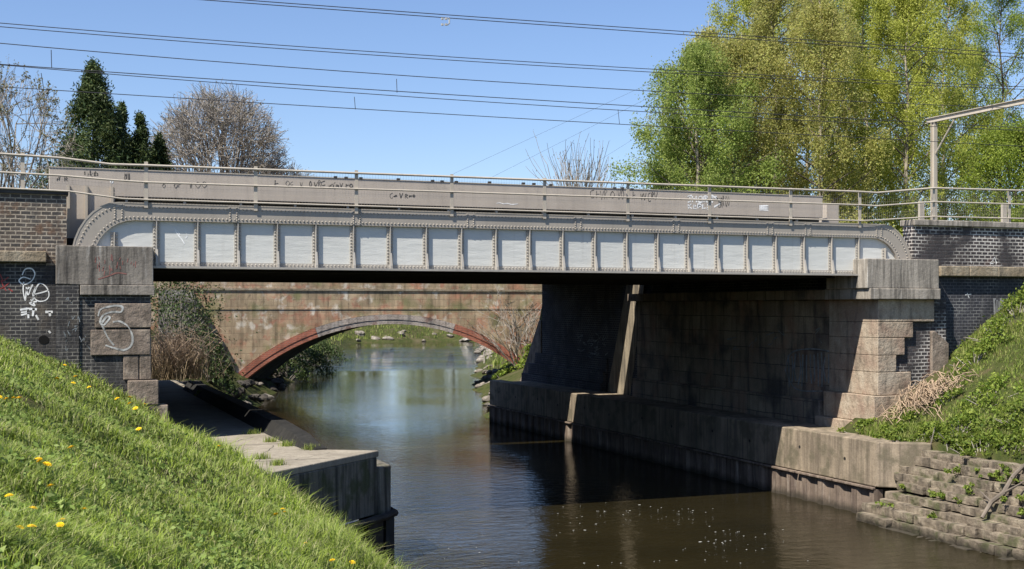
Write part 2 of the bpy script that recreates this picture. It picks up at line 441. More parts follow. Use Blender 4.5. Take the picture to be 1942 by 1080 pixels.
# ------------------------------------------------------------------ the setting: ground and water
def bank_l(x, y): return EYE - 1.6 - .53 * x + .0165 * y
XL = ([60, 66, 74, 85, 100, 116, 150, 184, 260], [6.6, 8.8, 12.6, 15.6, 19.8, 25.0, 35.5, 45.5, 70.0])
XR = ([60, 80, 100, 144, 190, 260], [22.3, 29.0, 35.5, 52.0, 70.0, 95.0])
def ground_h(X, Y):
    X = np.asarray(X, float); Y = np.asarray(Y, float)
    bumps = (vnoise(X * .9, Y * .9, 3) - .5) * .22 + (vnoise(X * .33, Y * .33, 5) - .5) * .3
    L = np.where(X < 4.3, bank_l(X, Y), bank_l(4.3, Y) - .78 * (X - 4.3)) + bumps * np.where(X < 4, 1, .5)
    L = np.minimum(L, 7.6)
    quay = (Y > 24.7) & ((Y - 24.7) > (X - 4.3) * .995)
    L = np.where(quay & (X > 4.25), np.where((X < 5.0) & (Y > 28), 2.15, -1.5), L)
    L = np.maximum(L, -1.5)
    R0 = (X - 21.75) * 1.0 - .5
    R1 = 2.1 + .62 * (X - 23.6) + bumps * 1.2
    R = np.where(X < 23.35, R0, np.minimum(R1, 8.2))
    R = np.where((Y > 28.5) & (X > 22.5), np.maximum(R, 2.05), R)
    R = np.where((Y > 28.5) & (X <= 22.5), -1.5, R)
    near = np.where(X < 14, L, np.where(X < 21.5, -1.5, np.maximum(R, -1.5)))
    br = np.where(X < 2.5, 7.6, np.where(X < 5.55, 2.3, np.where(X < 6.3, 1.75, np.where(X < 22.4, -1.5, np.where(X < 24.6, 2.02, 7.6)))))
    xl = np.interp(Y, *XL); xr = np.interp(Y, *XR)
    wob = (vnoise(X * .35, Y * .35, 8) - .5) * 1.6
    dl = xl - X + wob; dr = X - xr + wob
    fl = np.minimum(.55 * dl, 4.4 + .02 * dl); fr = np.minimum(.42 * dr, 3.4 + .02 * dr)
    far = np.maximum(np.maximum(fl, fr), -1.2)
    end = np.clip((Y - 197 + wob * 3) * .3, -1.2, 3.4)
    far = np.where(Y > 190, np.maximum(far, end), far) + (vnoise(X * .12, Y * .12, 9) - .5) * np.where(far > 2, .8, .1)
    far = np.where((Y < 61) & ((X < 4) | (X > 24.6)), np.maximum(far, 7.6 - (Y - 58.5) * 2.2), far)
    return np.where(Y < 32.37, near, np.where(Y < 58.8, br, far))
gx = np.unique(np.concatenate([np.linspace(-700, -60, 14), np.linspace(-60, -12, 13), np.arange(-12, 36, .4), np.linspace(36, 110, 60), np.linspace(110, 900, 16), [23.3, 23.36, 4.2, 4.28, 2.3, 2.6, 5.5, 5.6, 6.25, 6.35, 22.35, 22.5, 24.45, 24.75]]))
gy = np.unique(np.concatenate([np.linspace(-60, -12, 8), np.arange(-12, 62, .4), np.linspace(62, 260, 130), np.linspace(260, 2200, 24), [32.3, 32.44, 58.7, 58.9]]))
GX, GY = np.meshgrid(gx, gy)
GZ = ground_h(GX, GY)
nx, ny = len(gx), len(gy)
idx = np.arange(nx * ny).reshape(ny, nx)
quads = np.stack([idx[:-1, :-1], idx[:-1, 1:], idx[1:, 1:], idx[1:, :-1]], -1).reshape(-1, 4)
tag(mesh_np('ground', np.stack([GX, GY, GZ], -1).reshape(-1, 3), [quads], M['ground'], smooth=True), kind='structure')
def gz(x, y): return float(ground_h(np.array([x]), np.array([y]))[0])
wx = np.linspace(4, 130, 90); wy = np.linspace(-30, 240, 160)
WX, WY = np.meshgrid(wx, wy); nx, ny = len(wx), len(wy)
idx = np.arange(nx * ny).reshape(ny, nx)
quads = np.stack([idx[:-1, :-1], idx[:-1, 1:], idx[1:, 1:], idx[1:, :-1]], -1).reshape(-1, 4)
tag(mesh_np('water', np.stack([WX, WY, 0 * WX], -1).reshape(-1, 3), [quads], M['water'], smooth=True), kind='structure')

# ------------------------------------------------------------------ riveted girder bridge
YG = 32.0
KX = [1.963 + 1.0008 * k for k in range(24)]
Z0, ZB, ZT = 6.93, 8.05, 8.46
br = thing('railway_bridge', 'riveted plate girder rail bridge with pale grey panels and beige edges', 'bridge', (13.5, 32, 6.9))
def boom_lines():
    out, inn = [], []
    for k in range(9):                                   # left quarter curve
        t = math.pi / 2 * k / 8
        out.append((2.1 - 1.12 * math.cos(t), 6.95 + (ZT - 6.95) * math.sin(t)))
        inn.append((2.45 - 1.0 * math.cos(t), 6.95 + (ZB - 6.95) * math.sin(t)))
    for x in np.linspace(3.0, 24.3, 20): out.append((x, ZT)); inn.append((x, ZB))
    for k in range(9):
        t = math.pi / 2 * (1 - k / 8)
        out.append((24.85 + 1.12 * math.cos(t), 6.95 + (ZT - 6.95) * math.sin(t)))
        inn.append((24.5 + 1.0 * math.cos(t), 6.95 + (ZB - 6.95) * math.sin(t)))
    return out, inn
bo, bi = boom_lines()
web = MB(); web.prism([(x, z - .02) for x, z in bo[1:-1]] + [(25.85, 6.94), (1.1, 6.94)], 'y', 32.0, 32.03)
web.build('web_plate', M['web'], br)
bm = MB(); bm.strip(bo, bi, YG - .10, YG + .1)
def polyarc(line, step):
    pts = []; acc = 0
    for a, b in zip(line[:-1], line[1:]):
        L = math.hypot(b[0] - a[0], b[1] - a[1]); d = -acc
        while d + step <= L:
            d += step; pts.append((a[0] + (b[0] - a[0]) * d / L, a[1] + (b[1] - a[1]) * d / L))
        acc = L - d
    return pts
def inset(line, other, k): return [(a[0] + (b[0] - a[0]) * k, a[1] + (b[1] - a[1]) * k) for a, b in zip(line, other)]
for k in (.2, .82):
    for (x, z) in polyarc(inset(bo, bi, k), .098): bm.rivet(x, YG - .1, z, .027)
boom = bm.build('top_boom', M['beige'], br)
fl = MB(); up = [(x + (0 if 2.2 < x < 24.8 else (-.03 if x < 5 else .03)), z + .032) for x, z in bo]
fl.strip(up, [(x, z) for x, z in bo], YG - .108, YG + .3)
fl.build('flange_plate', M['beige'], br)
for u in (225, 443, 677, 893, 1097, 1283, 1461, 1533, 1668):
    x = ux(u, 31.88); sp = MB()
    sp.box(x - .14, x + .14, YG - .105, YG - .1005, ZB + .01, ZT - .005)
    for dx in (-.085, .085):
        for i in range(6): sp.rivet(x + dx, YG - .105, ZB + .05 + i * .063, .026)
    sp.build('splice_plate', M['beige'], br)
lo = MB(); lo.box(1.6, 25.4, YG - .26, YG + .26, 6.87, 6.925)
lo.build('bottom_flange', M['rib'], br)
an = MB(); an.box(1.6, 25.4, YG - .035, YG - .001, 6.9255, 7.035)
for x in np.arange(1.7, 25.4, .098): an.rivet(x, YG - .035, 6.985, .026)
an.build('bottom_angle', M['rib'], br)
for x in KX:
    s = MB(); top = ZB + .005 if 2.4 < x < 24.8 else 7.75
    s.box(x - .085, x + .085, YG - .03, YG - .0015, 7.036, top)
    s.box(x - .012, x + .012, YG - .095, YG - .0305, 7.036, top)
    for dx in (-.052, .052):
        for z in np.arange(7.1, top - .05, .082): s.rivet(x + dx, YG - .03, z, .026)
    st = s.build('stiffener', M['rib'], br)
    g = MB(); g.prism([(YG - .2, 6.926), (YG - .2, 7.0), (YG - .11, 7.34), (YG - .0955, 7.34), (YG - .0955, 6.926)], 'x', x - .03, x + .03)
    g.build('gusset', M['rib'], st)
# deck and floor beams
dk = MB(); dk.box(.9, 26.2, 32.31, 34.95, 7.28, 7.6); dk.box(.9, 26.2, 35.17, 47.2, 7.28, 7.6); dk.box(3.5, 26.2, 34.951, 35.169, 7.281, 7.6); dk.build('deck_slab', M['soffit'], br)
for i, y in enumerate(np.linspace(33.1, 46.6, 10)):
    b = MB(); b.box(2.4, 24.5, y - .012, y + .012, 6.86, 7.278); b.box(2.4, 24.5, y - .16, y + .16, 6.82, 6.858)
    for x in np.arange(2.8, 24.3, 1.3): b.rivet(x, y - .012, 7.0, .03)
    b.build('floor_beam', M['soffit'], br)
for x in KX[1:-1:2]:
    b = MB(); b.box(x - .05, x + .05, 32.1, 33.08, 6.95, 7.275); b.build('cross_girder', M['soffit'], br)
pl = MB(); pl.box(.88, 2.02, 32.62, 32.66, 7.0, 8.93); pl.build('end_panel', M['beam'], br)
for x in (.92, 1.34, 1.95):
    b = MB(); b.box(x - .03, x + .03, 32.54, 32.618, 7.0, 8.93); b.build('panel_post', M['rail'], br)
paintm = MB(); paint(paintm, [(332, 437), (338, 446), (345, 455), (350, 463)], ('y', 32.0), .02)
paint(paintm, [(352, 440), (355, 448), (352, 452)], ('y', 32.0), .02); paint(paintm, [(330, 434), (337, 439), (341, 446)], ('y', 32.0), .012)
paintm.build('graffiti', M['white_paint'], br)

d2 = thing('rear_deck', 'dark second rail deck standing behind the girder bridge', 'bridge deck', (13.5, 53, 7.2))
b = MB(); b.box(2.9, 26.2, 47.85, 58.4, 7.45, 7.9); b.build('deck_slab', M['soffit'], d2)
for y in np.linspace(48.3, 58.1, 6):
    b = MB(); b.box(2.9, 24.5, y - .15, y + .15, 7.2, 7.449); b.build('floor_beam', M['soffit'], d2)
b = MB(); b.box(2.9, 26.2, 58.41, 58.7, 7.3, 9.0); b.build('parapet', M['brick_black'], d2)

# long box beam behind the railing
bx = thing('cable_trough', 'long beige box beam on short legs behind the bridge railing', 'cable trough', (12, 33.3, 7.6))
b = MB(); b.box(at_y(93, 340, 33.2)[0], at_y(1560, 390, 33.2)[0], 33.2, 33.62, 8.73, 9.41)
beam = b.build('box_beam', M['beam'], bx, bevel=.015)
b = MB(); b.box(at_y(93, 340, 33.2)[0] - .01, at_y(1560, 390, 33.2)[0] + .01, 33.185, 33.64, 9.411, 9.435); b.build('lid', M['rail'], bx)
for x in np.arange(.9, 23.6, 1.45):
    b = MB(); b.box(x - .03, x + .03, 33.28, 33.36, 7.6, 8.729); b.build('leg', M['rail'], bx)
b = MB(); b.box(1.0, 23.8, 33.75, 33.9, 7.6, 8.8); b.build('ballast_board', M['dark_steel'], bx)
b = MB(); b.box(24.0, 24.45, 33.6, 34.1, 7.6, 9.25); b.build('end_box', M['beam'], bx)
tx = MB()
def scribble(mb, u0, u1, v0, v1, n, plane, w, seed):
    # a hurried tag: separate letter-like strokes of uneven size
    r = random.Random(seed); u = u0; cell = (u1 - u0) / n
    while u < u1:
        c = cell * r.uniform(.6, 1.3); top_ = v0 + r.uniform(-2, 3); bot_ = v1 + r.uniform(-3, 2)
        k = r.randrange(5)
        if k == 0: st = [[(u, bot_), (u + c * .1, top_), (u + c * .7, top_ + 2), (u + c * .2, (top_ + bot_) / 2), (u + c * .8, bot_)]]
        elif k == 1: st = [[(u + c * .7, top_), (u, top_ + 3), (u + c * .1, bot_), (u + c * .8, bot_ - 1)]]
        elif k == 2: st = [[(u, top_), (u + c * .3, bot_)], [(u + c * .3, bot_), (u + c * .8, top_)]]
        elif k == 3: st = [[(u + c * .1, bot_), (u + c * .2, top_)], [(u + c * .2, (top_ + bot_) / 2), (u + c * .8, (top_ + bot_) / 2 - 1)]]
        else: st = [[(u, (top_ + bot_) / 2), (u + c * .4, top_), (u + c * .8, (top_ + bot_) / 2), (u + c * .4, bot_), (u, (top_ + bot_) / 2)]]
        for q_ in st: paint(mb, q_, plane, w * r.uniform(.6, 1.3))
        u += c + r.choice([0, 0, cell * .5, cell * 1.6])
P = ('y', 33.2)
# white tag in two lines of letters
lets = [[(1303, 373), (1312, 371)], [(1308, 372), (1309, 383), (1304, 384)], [(1313, 372), (1313, 384)], [(1313, 378), (1320, 378)], [(1320, 372), (1321, 384)], [(1325, 374), (1331, 373), (1331, 383), (1325, 383), (1325, 374)],
        [(1335, 384), (1335, 373), (1341, 374), (1336, 378), (1342, 384)], [(1345, 374), (1351, 376), (1345, 380), (1352, 384)], [(1349, 371), (1362, 378), (1366, 386)], [(1305, 388), (1306, 396)], [(1311, 387), (1306, 392), (1312, 396)],
        [(1316, 388), (1315, 396), (1321, 396)], [(1316, 391), (1320, 391)], [(1324, 396), (1324, 388), (1329, 390), (1324, 392)], [(1333, 388), (1332, 396), (1338, 395)], [(1341, 389), (1348, 389), (1341, 396), (1348, 396)], [(1354, 393), (1366, 386), (1357, 372)]]
for s_ in lets: paint(tx, s_, P, .036, curve=len(s_) > 3)
for k in range(4): paint(tx, [(1440, 391 + 2.6 * k), (1457, 391 + 2.6 * k)], P, .034, curve=False)
paint(tx, [(209, 341), (212, 347), (214, 342)], P, .03)
paint(tx, [(941, 386), (948, 385), (955, 387), (962, 386), (970, 388), (982, 387)], P, .012)
tx.build('graffiti', M['white_paint'], beam)
tx = MB()
for a in ((160, 185, 326, 334, 9), (236, 250, 330, 342, 5), (308, 384, 346, 358, 8), (520, 610, 344, 354, 12), (622, 668, 348, 358, 7), (740, 785, 368, 375, 7), (1120, 1205, 362, 378, 9), (1215, 1245, 366, 380, 5), (1362, 1382, 374, 392, 5), (108, 130, 336, 342, 5)):
    scribble(tx, a[0], a[1], a[2], a[3], a[4], P, .012, a[0])
tx.build('graffiti', M['dark_paint'], beam)

# railing along the bridge and the wing walls
rl = thing('railing', 'beige post and rail handrail with wire mesh along the bridge', 'railing', (13, 31.85, 8.5))
YR = 31.85
posts = [43, 277, 485, 676, 857, 1033, 1191, 1346, 1500, 1631, 1771, 1915]
bot = {43: 364, 1771: 419, 1915: 422}
for u in posts:
    x = ux(u, YR); zb = at_y(u, bot[u], YR)[2] if u in bot else 8.36
    zt = at_y(u, 290, YR)[2] if u == 43 else (9.72 if u > 1700 else 9.5)
    p = MB(); p.box(x - .045, x + .045, YR - .004, YR + .008, zb, zt); p.box(x - .006, x + .006, YR + .0085, YR + .09, zb, zt)
    p.build('post', M['rail'], rl)
tops = [(-140, 286), (0, 292), (115, 300), (210, 312), (277, 314), (1631, 364), (1662, 366), (1771, 357), (1942, 362), (2100, 367)]
mids = [(-140, 322), (0, 327), (110, 333), (215, 342), (277, 346), (1631, 389), (1662, 391), (1771, 383), (1942, 388), (2100, 391)]
lows = [(-140, 354), (0, 357), (130, 363), (230, 377), (277, 379), (1631, 419), (1662, 418), (1771, 411), (1942, 415), (2100, 418)]
def lerp_line(L, u):
    for a, b in zip(L[:-1], L[1:]):
        if a[0] <= u <= b[0]: return a[1] + (b[1] - a[1]) * (u - a[0]) / (b[0] - a[0])
for nm, L, r in (('top_rail', tops, .03), ('middle_rail', mids, .024), ('bottom_rail', lows, .022)):
    t = MB(); pts = [at_y(u, v, YR - .03) for u, v in L]
    t.tube(pts, r, 8); t.build(nm, M['rail'], rl)
edges = [-130] + posts + [2080]
for a, b in zip(edges[:-1], edges[1:]):
    w = MB(); xa, xb = ux(a, YR) + .06, ux(b, YR) - .06
    # unproject rails at each wire
    n = max(2, int((xb - xa) / .075))
    for i in range(n + 1):
        x = xa + (xb - xa) * i / n
        u = CX + FPX * (x * CS - YR * SN) / (x * SN + YR * CS)
        z1, z2 = at_y(u, lerp_line(tops, u), YR)[2], at_y(u, lerp_line(lows, u), YR)[2]
        w.tube([(x, YR + .01, z2), (x, YR + .01, z1)], 0.0022, 3, False)
    for k in range(1, 8):
        pts = []
        for i in (0, n // 2, n):
            x = xa + (xb - xa) * i / n; u = CX + FPX * (x * CS - YR * SN) / (x * SN + YR * CS)
            z1, z2 = at_y(u, lerp_line(tops, u), YR)[2], at_y(u, lerp_line(lows, u), YR)[2]
            pts.append((x, YR + .016, z2 + (z1 - z2) * k / 8))
        w.tube(pts, .0016, 3, False)
    w.build('wire_mesh', M['rail'], rl)
for i, (u, v) in enumerate([(636, 334), (656, 335), (684, 336), (755, 338), (820, 341), (838, 342), (865, 343), (928, 344), (992, 346), (1012, 347), (1044, 349), (1165, 355), (1180, 355), (1198, 357)]):
    c = MB(); p = at_y(u, v, YR - .03); c.box(p[0] - .04, p[0] + .04, YR - .09, YR - .005, p[2] - .06, p[2] - .01); c.build('clip', M['dark_steel'], rl)
stub = thing('walkway_posts', 'two short beige stub posts behind the handrail of the blue brick wall', 'posts', (33, 33, 8.2))
for u, v in ((1749, 382), (1906, 388)):
    p = at_y(u, v, 33.0); b = MB(); b.box(p[0] - .09, p[0] + .09, 33, 33.1, 7.9, p[2]); b.build('stub_post', M['rail'], stub)

# ------------------------------------------------------------------ masonry of the left end
def stones(mb, rects, Y0, Y1, rng, gap=.012):
    for (x0, x1, z0, z1) in rects:
        mb.box(x0 + gap, x1 - gap, Y0 + rng.uniform(-.012, .012), Y1, z0 + gap, z1 - gap)
rng = random.Random(4)
lw = thing('brick_wall', 'brown brick parapet over sooty graffitied brick wall above the dandelion bank', 'wall', (-3, 32, 3))
b = MB(); b.box(-10, .86, 31.9, 32.35, 7.245, 8.62); b.build('parapet', M['brick_brown'], lw)
b = MB(); b.box(-10, .9, 31.84, 32.42, 8.6205, 8.72); b.build('coping', M['dark_steel'], lw, bevel=.01)
b = MB(); b.box(-10, ux(88, 31.75), 31.72, 32.35, 6.98, 7.2445); b.build('string_course', M['ledge_stone'], lw, bevel=.02)
b = MB(); b.box(ux(88, 31.75) + .002, .86, 31.9, 32.35, 6.9, 7.2445); b.build('infill', M['brick_brown'], lw)
b = MB(); b.box(-10, .86, 31.9, 32.35, 2.5, 6.8995); low = b.build('lower_wall', M['brick_sooty'], lw)
b = MB(); b.box(-10, ux(88, 31.75), 31.9, 32.35, 6.9, 6.9795); b.build('bed_course', M['brick_sooty'], lw)
dx, dy_, dz = at_y(83, 645, 31.9)
b = MB(); pts = 14
ring = [(dx + .12 * math.cos(2 * math.pi * k / pts), dz + .11 * math.sin(2 * math.pi * k / pts)) for k in range(pts)]
b.prism(ring, 'y', 31.893, 31.9); b.build('drain_hole', plain('drain_black', (.004, .004, .004), .9), lw)
W = MB(); P = ('y', 31.9)
for s_ in ([(42, 522), (48, 511), (60, 510), (66, 520), (60, 533), (46, 540), (36, 533), (44, 526), (58, 530)], [(45, 535), (44, 552), (48, 570), (50, 552), (56, 545)], [(62, 570), (68, 548), (76, 538), (88, 545), (93, 560), (86, 570), (72, 571), (62, 560), (68, 545)],
           [(63, 559), (80, 555), (92, 551)], [(58, 568), (66, 580), (56, 575), (70, 572)], [(50, 545), (53, 560), (58, 548), (62, 540)]): paint(W, s_, P, .018)
for s_ in ([(38, 588), (50, 586), (70, 587)], [(40, 598), (55, 594)], [(53, 587), (54, 604)], [(64, 585), (62, 600)], [(86, 592), (100, 592)], [(94, 592), (95, 600)], [(92, 628), (96, 632)], [(40, 593), (47, 592), (55, 590)], [(68, 598), (73, 607)]): paint(W, s_, P, .03, False)
W.build('graffiti', M['white_paint'], low)
W = MB()
for s_ in ([(0, 520), (6, 534), (16, 526)], [(2, 532), (8, 548), (12, 552)], [(0, 548), (8, 545), (18, 536)], [(16, 548), (24, 553)]): paint(W, s_, P, .014, False)
W.build('graffiti', M['red_paint'], low)

lp = thing('bridge_pier', 'sooty brick pier with stained concrete cap rising from the dandelion bank', 'pier', (1.7, 31.6, 2))
YP = 31.55
b = MB(); capx0, capx1 = ux(106, YP), ux(291, YP); zc = lambda v, u=200: at_y(u, v, YP)[2]
b.prism([(capx0, zc(540)), (capx0, zc(467)), (capx1, zc(467)), (capx1, zc(541)), (ux(150, YP), zc(541))], 'y', YP, 33.0)
cap = b.build('cap_block', M['concrete_red'], lp, bevel=.02)
W = MB(); r2 = random.Random(8)
for k in range(24):
    u = r2.uniform(180, 262); v = r2.uniform(478, 515); paint(W, [(u, v), (u + r2.uniform(-2, 2), v + r2.uniform(4, 12))], ('y', YP), .012, False)
paint(W, [(186, 530), (205, 524), (222, 518), (240, 520)], ('y', YP), .02)
W.build('graffiti', plain('faded_red_paint', (.26, .12, .1), .8, .3, 8), cap)
b = MB(); b.box(ux(152, YP), capx1 + .02, YP - .06, 33.0, zc(560), zc(541) - .003); b.build('bed_stone', M['concrete_red'], lp, bevel=.015)
b = MB(); b.box(capx0 + .005, ux(286, YP), YP + .04, 33.0, 1.9, zc(560) - .002)
body = b.build('shaft', M['brick_sooty'], lp)
b = MB(); b.box(capx0, ux(150, YP), YP + .0, YP + .0385, zc(700), zc(541) - .004); b.build('brick_pilaster', M['brick_sooty'], lp)
rects = [(ux(180, YP), ux(287, YP), zc(622), zc(576)), (ux(172, YP), ux(285, YP), zc(674), zc(626))]
for (x0, x1, z0, z1) in rects:
    b = MB(); b.box(x0, x1, YP - .02, YP + .0395, z0, z1); b.build('quoin_stone', M['sandstone_dark'], lp, bevel=.014, seg=2)
for (u0, u1, v0, v1, dpt) in ((234, 263, 676, 722, .0), (265, 287, 640, 722, .0), (242, 300, 723, 770, -.12), (255, 318, 771, 812, -.1)):
    b = MB(); b.box(ux(u0, YP), ux(u1, YP), YP + dpt, YP + (.0395 if dpt == 0 else .5), zc(v1), zc(v0)); b.build('quoin_stone', M['sandstone_dark'], lp, bevel=.02, seg=2)
W = MB(); P = ('y', YP - .02)
for s_ in ([(186, 600), (190, 588), (202, 583), (220, 580), (232, 583), (229, 592), (212, 592), (196, 598), (190, 610), (196, 617), (206, 607), (208, 602), (202, 601), (193, 613)], [(214, 611), (228, 610), (243, 620), (251, 638), (249, 655), (236, 664), (218, 661), (200, 655)], [(194, 618), (204, 640), (216, 655)]): paint(W, s_, P, .03)
W.build('graffiti', M['chalk_paint'], body)
W = MB(); P = ('y', YP)
for k in range(16):
    r2 = random.Random(k); u, v = r2.uniform(118, 170), r2.uniform(560, 665); paint(W, [(u, v), (u + r2.uniform(-6, 6), v + r2.uniform(-9, 9)), (u + r2.uniform(-6, 6), v + r2.uniform(-9, 9))], P, .012)
W.build('graffiti', M['grey_paint'], body)
# abutment behind the pier
la = thing('brick_abutment', 'dark brick abutment under the bridge beside the shaded riverside path', 'abutment', (2.6, 45, 2))
b = MB(); b.box(2.2, 2.82, 33.01, 58.5, 1.9, 7.27); b.build('wall', M['brick_black'], la)
b = MB(); b.box(2.1, 2.9, 33.01, 58.5, 1.9, 2.6); b.build('plinth', M['brick_black'], la)

# ------------------------------------------------------------------ masonry of the right end
rw = thing('blue_brick_wall', 'blue brick wing wall with stone coping above the bramble slope', 'wall', (32, 32, 3))
xr0 = ux(1732, 31.8)
b = MB(); b.box(xr0, 46, 31.8, 32.3, 7.2, 8.47); par = b.build('parapet', M['brick_blue'], rw)
b = MB(); x = xr0 - .04; i = 0
while x < 46:
    L = 2.3; b = MB(); b.box(x, x + L - .012, 31.7, 32.4, 8.4705, 8.66); b.build('coping_stone', M['concrete'], rw, bevel=.025); x += L
x = ux(1784, 31.62)
while x < 46:
    L = 1.15; b = MB(); b.box(x, x + L - .014, 31.6, 32.3, 6.88, 7.199); b.build('string_stone', M['ledge_stone'], rw, bevel=.025); x += L
b = MB(); b.box(ux(1765, 31.9), 46, 31.8, 32.3, 2.2, 6.8795); lowr = b.build('lower_wall', M['brick_black'], rw)
b = MB(); b.box(xr0, ux(1784, 31.62), 31.8, 32.3, 6.88, 7.1995); b.build('infill', M['brick_blue'], rw)
W = MB(); P = ('y', 31.8)
for s_ in ([(1880, 498), (1886, 488), (1890, 500)], [(1840, 490), (1842, 500)], [(1877, 499), (1884, 501)], [(1830, 560), (1842, 558)], [(1834, 556), (1838, 566)]): paint(W, s_, P, .014, False)
W.build('graffiti', M['white_paint'], par)
W = MB()
for k in range(9): paint(W, [(1886 + k * 4, 566 + (k % 3) * 3), (1887 + k * 4, 600 - k)], P, .07, False)
W.build('render_patch', concrete_mat('grey_render', (.28, .28, .29), (.14, .14, .15), .5), lowr)

rp = thing('sandstone_pier', 'pink sandstone pier with pale concrete cap beside the dead stems', 'pier', (25, 31.5, 2))
b = MB(); b.box(23.82, ux(1781, 31.3), 31.3, 33.4, 6.475, 7.385); b.build('cap_block', M['concrete'], rp, bevel=.025)
b = MB(); b.box(23.9, ux(1784, 31.25), 31.24, 33.6, 6.14, 6.473); b.build('impost_stone', M['concrete'], rp, bevel=.02)
b = MB(); b.box(24.36, ux(1792, 31.6), 31.55, 33.4, 1.8, 6.138); b.build('shaft', M['brick_blue'], rp)
zr = lambda v: at_y(1700, v, 31.45)[2]
cuts = [(568, 611, 1772), (611, 641, 1732), (641, 674, 1716), (674, 706, 1700), (706, 750, 1728), (750, 800, 1735)]
for (v0, v1, u1) in cuts:
    b = MB(); d = 0 if v0 < 740 else -.22
    b.box(24.33 + d, ux(u1, 31.45), 31.45 + d * .5, 31.549, zr(v1) + .006, zr(v0) - .006 if v0 > 570 else 6.137); b.build('quoin_stone', M['sandstone'], rp, bevel=.018)
for (v0, v1, u1) in cuts:      # the river face of the quoins
    d = 0 if v0 < 740 else -.22
    L = 1.5 if (v0 // 10) % 2 else 2.1
    y = 31.5505
    for LL in (1.1, 1.3):
        b = MB(); b.box(24.33 + d, 24.359, y + .006, y + LL, zr(v1) + .006, zr(v0) - .006 if v0 > 570 else 6.137); b.build('quoin_stone', M['sandstone'], rp, bevel=.012); y += LL
b = MB(); b.box(23.95, 24.9, 31.2, 34.2, 1.8, 2.35); b.build('footing', M['sandstone'], rp, bevel=.03)
bt = MB(); xb0, xb1 = ux(1765, 31.5), ux(1792, 31.5)
bt.prism([(xb0, 3.0), (xb0, 5.15), (xb0 + .12, 5.15), (xb1 + .1, 4.75), (xb1 + .1, 3.0)], 'y', 31.43, 31.549); bt.build('buttress', M['sandstone_dark'], rp, bevel=.02)

ra = thing('stone_abutment', 'tall shaded sandstone abutment with faded graffiti under the bridge', 'abutment', (24.6, 42, 2))
b = MB(); b.prism([(46.9, 7.3), (48.5, 7.3), (50.7, 1.9), (48.4, 1.9)], 'x', 24.345, 24.359); b.build('sun_strip_patch', M['joint'], ra)  # panel cut to the slanting sun strip, its brightness put into the colour
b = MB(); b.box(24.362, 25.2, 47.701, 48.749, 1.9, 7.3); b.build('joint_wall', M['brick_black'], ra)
b = MB(); b.box(24.36, 25.2, 33.41, 47.7, 1.9, 6.138); aw = b.build('wall', M['abut_stone'], ra)
b = MB(); b.box(23.9, 25.2, 33.61, 47.7, 6.1385, 6.45); b.build('impost_course', M['abut_stone'], ra)
b = MB(); b.box(24.12, 24.359, 34.21, 47.7, 1.9, 2.85); b.build('plinth', M['abut_stone'], ra, bevel=.03)
b = MB(); b.box(24.5, 25.6, 33.41, 47.7, 6.451, 7.4); b.build('ballast_wall', M['brick_black'], ra)
W = MB(); P = ('x', 24.36)
for k in range(13):
    u = 1495 + 7 * k; r2 = random.Random(k + 5); paint(W, [(u, 668 + r2.uniform(0, 10)), (u + r2.uniform(-3, 3), 700), (u + r2.uniform(-3, 3), 730 + r2.uniform(-8, 5))], P, .05)
paint(W, [(1490, 705), (1500, 670), (1540, 662), (1580, 668)], P, .03); paint(W, [(1488, 700), (1510, 738), (1560, 742)], P, .025)
W.build('graffiti', M['grey_paint'], aw)
W = MB()
for k in range(10):
    r2 = random.Random(k + 55); u, v = r2.uniform(1380, 1560), r2.uniform(620, 660); paint(W, [(u, v), (u + r2.uniform(-9, 9), v + r2.uniform(-9, 9)), (u + r2.uniform(-9, 9), v + r2.uniform(-9, 9))], P, .02)
W.build('graffiti', M['grey_paint'], aw)

rb = thing('blue_brick_abutment', 'dark blue brick abutment with chalky graffiti at the far end of the underpass', 'abutment', (24.6, 53, 2))
b = MB(); b.box(24.36, 25.2, 48.75, 58.3, 1.9, 7.3); aw2 = b.build('wall', M['brick_black'], rb)
for i in range(3):
    b = MB(); b.box(24.36 - .1 * (3 - i), 24.344, 50.75 - .1 * i, 58.3 + .7 * (3 - i), 1.9 + .55 * i, 2.44 + .55 * i); b.build('plinth', M['brick_black'], rb, bevel=.02)
b = MB(); b.prism([(58.31, 1.9), (58.31, 5.2), (58.6, 5.2), (61.3, 1.9)], 'x', 24.3, 25.2); b.build('wing', M['sandstone_dark'], rb, bevel=.03)
W = MB(); P = ('x', 24.36)
for k in range(26):
    r2 = random.Random(k + 21); u, v = r2.uniform(1098, 1152), r2.uniform(634, 676); paint(W, [(u, v), (u + r2.uniform(-7, 7), v + r2.uniform(-6, 6)), (u + r2.uniform(-7, 7), v + r2.uniform(-6, 6))], P, .02)
for k in range(14):
    r2 = random.Random(k + 81); u, v = r2.uniform(1050, 1150), r2.uniform(682, 705); paint(W, [(u, v), (u + r2.uniform(-6, 6), v + r2.uniform(-5, 5)), (u + r2.uniform(-6, 6), v)], P, .016)
W.build('graffiti', M['grey_paint'], aw2)

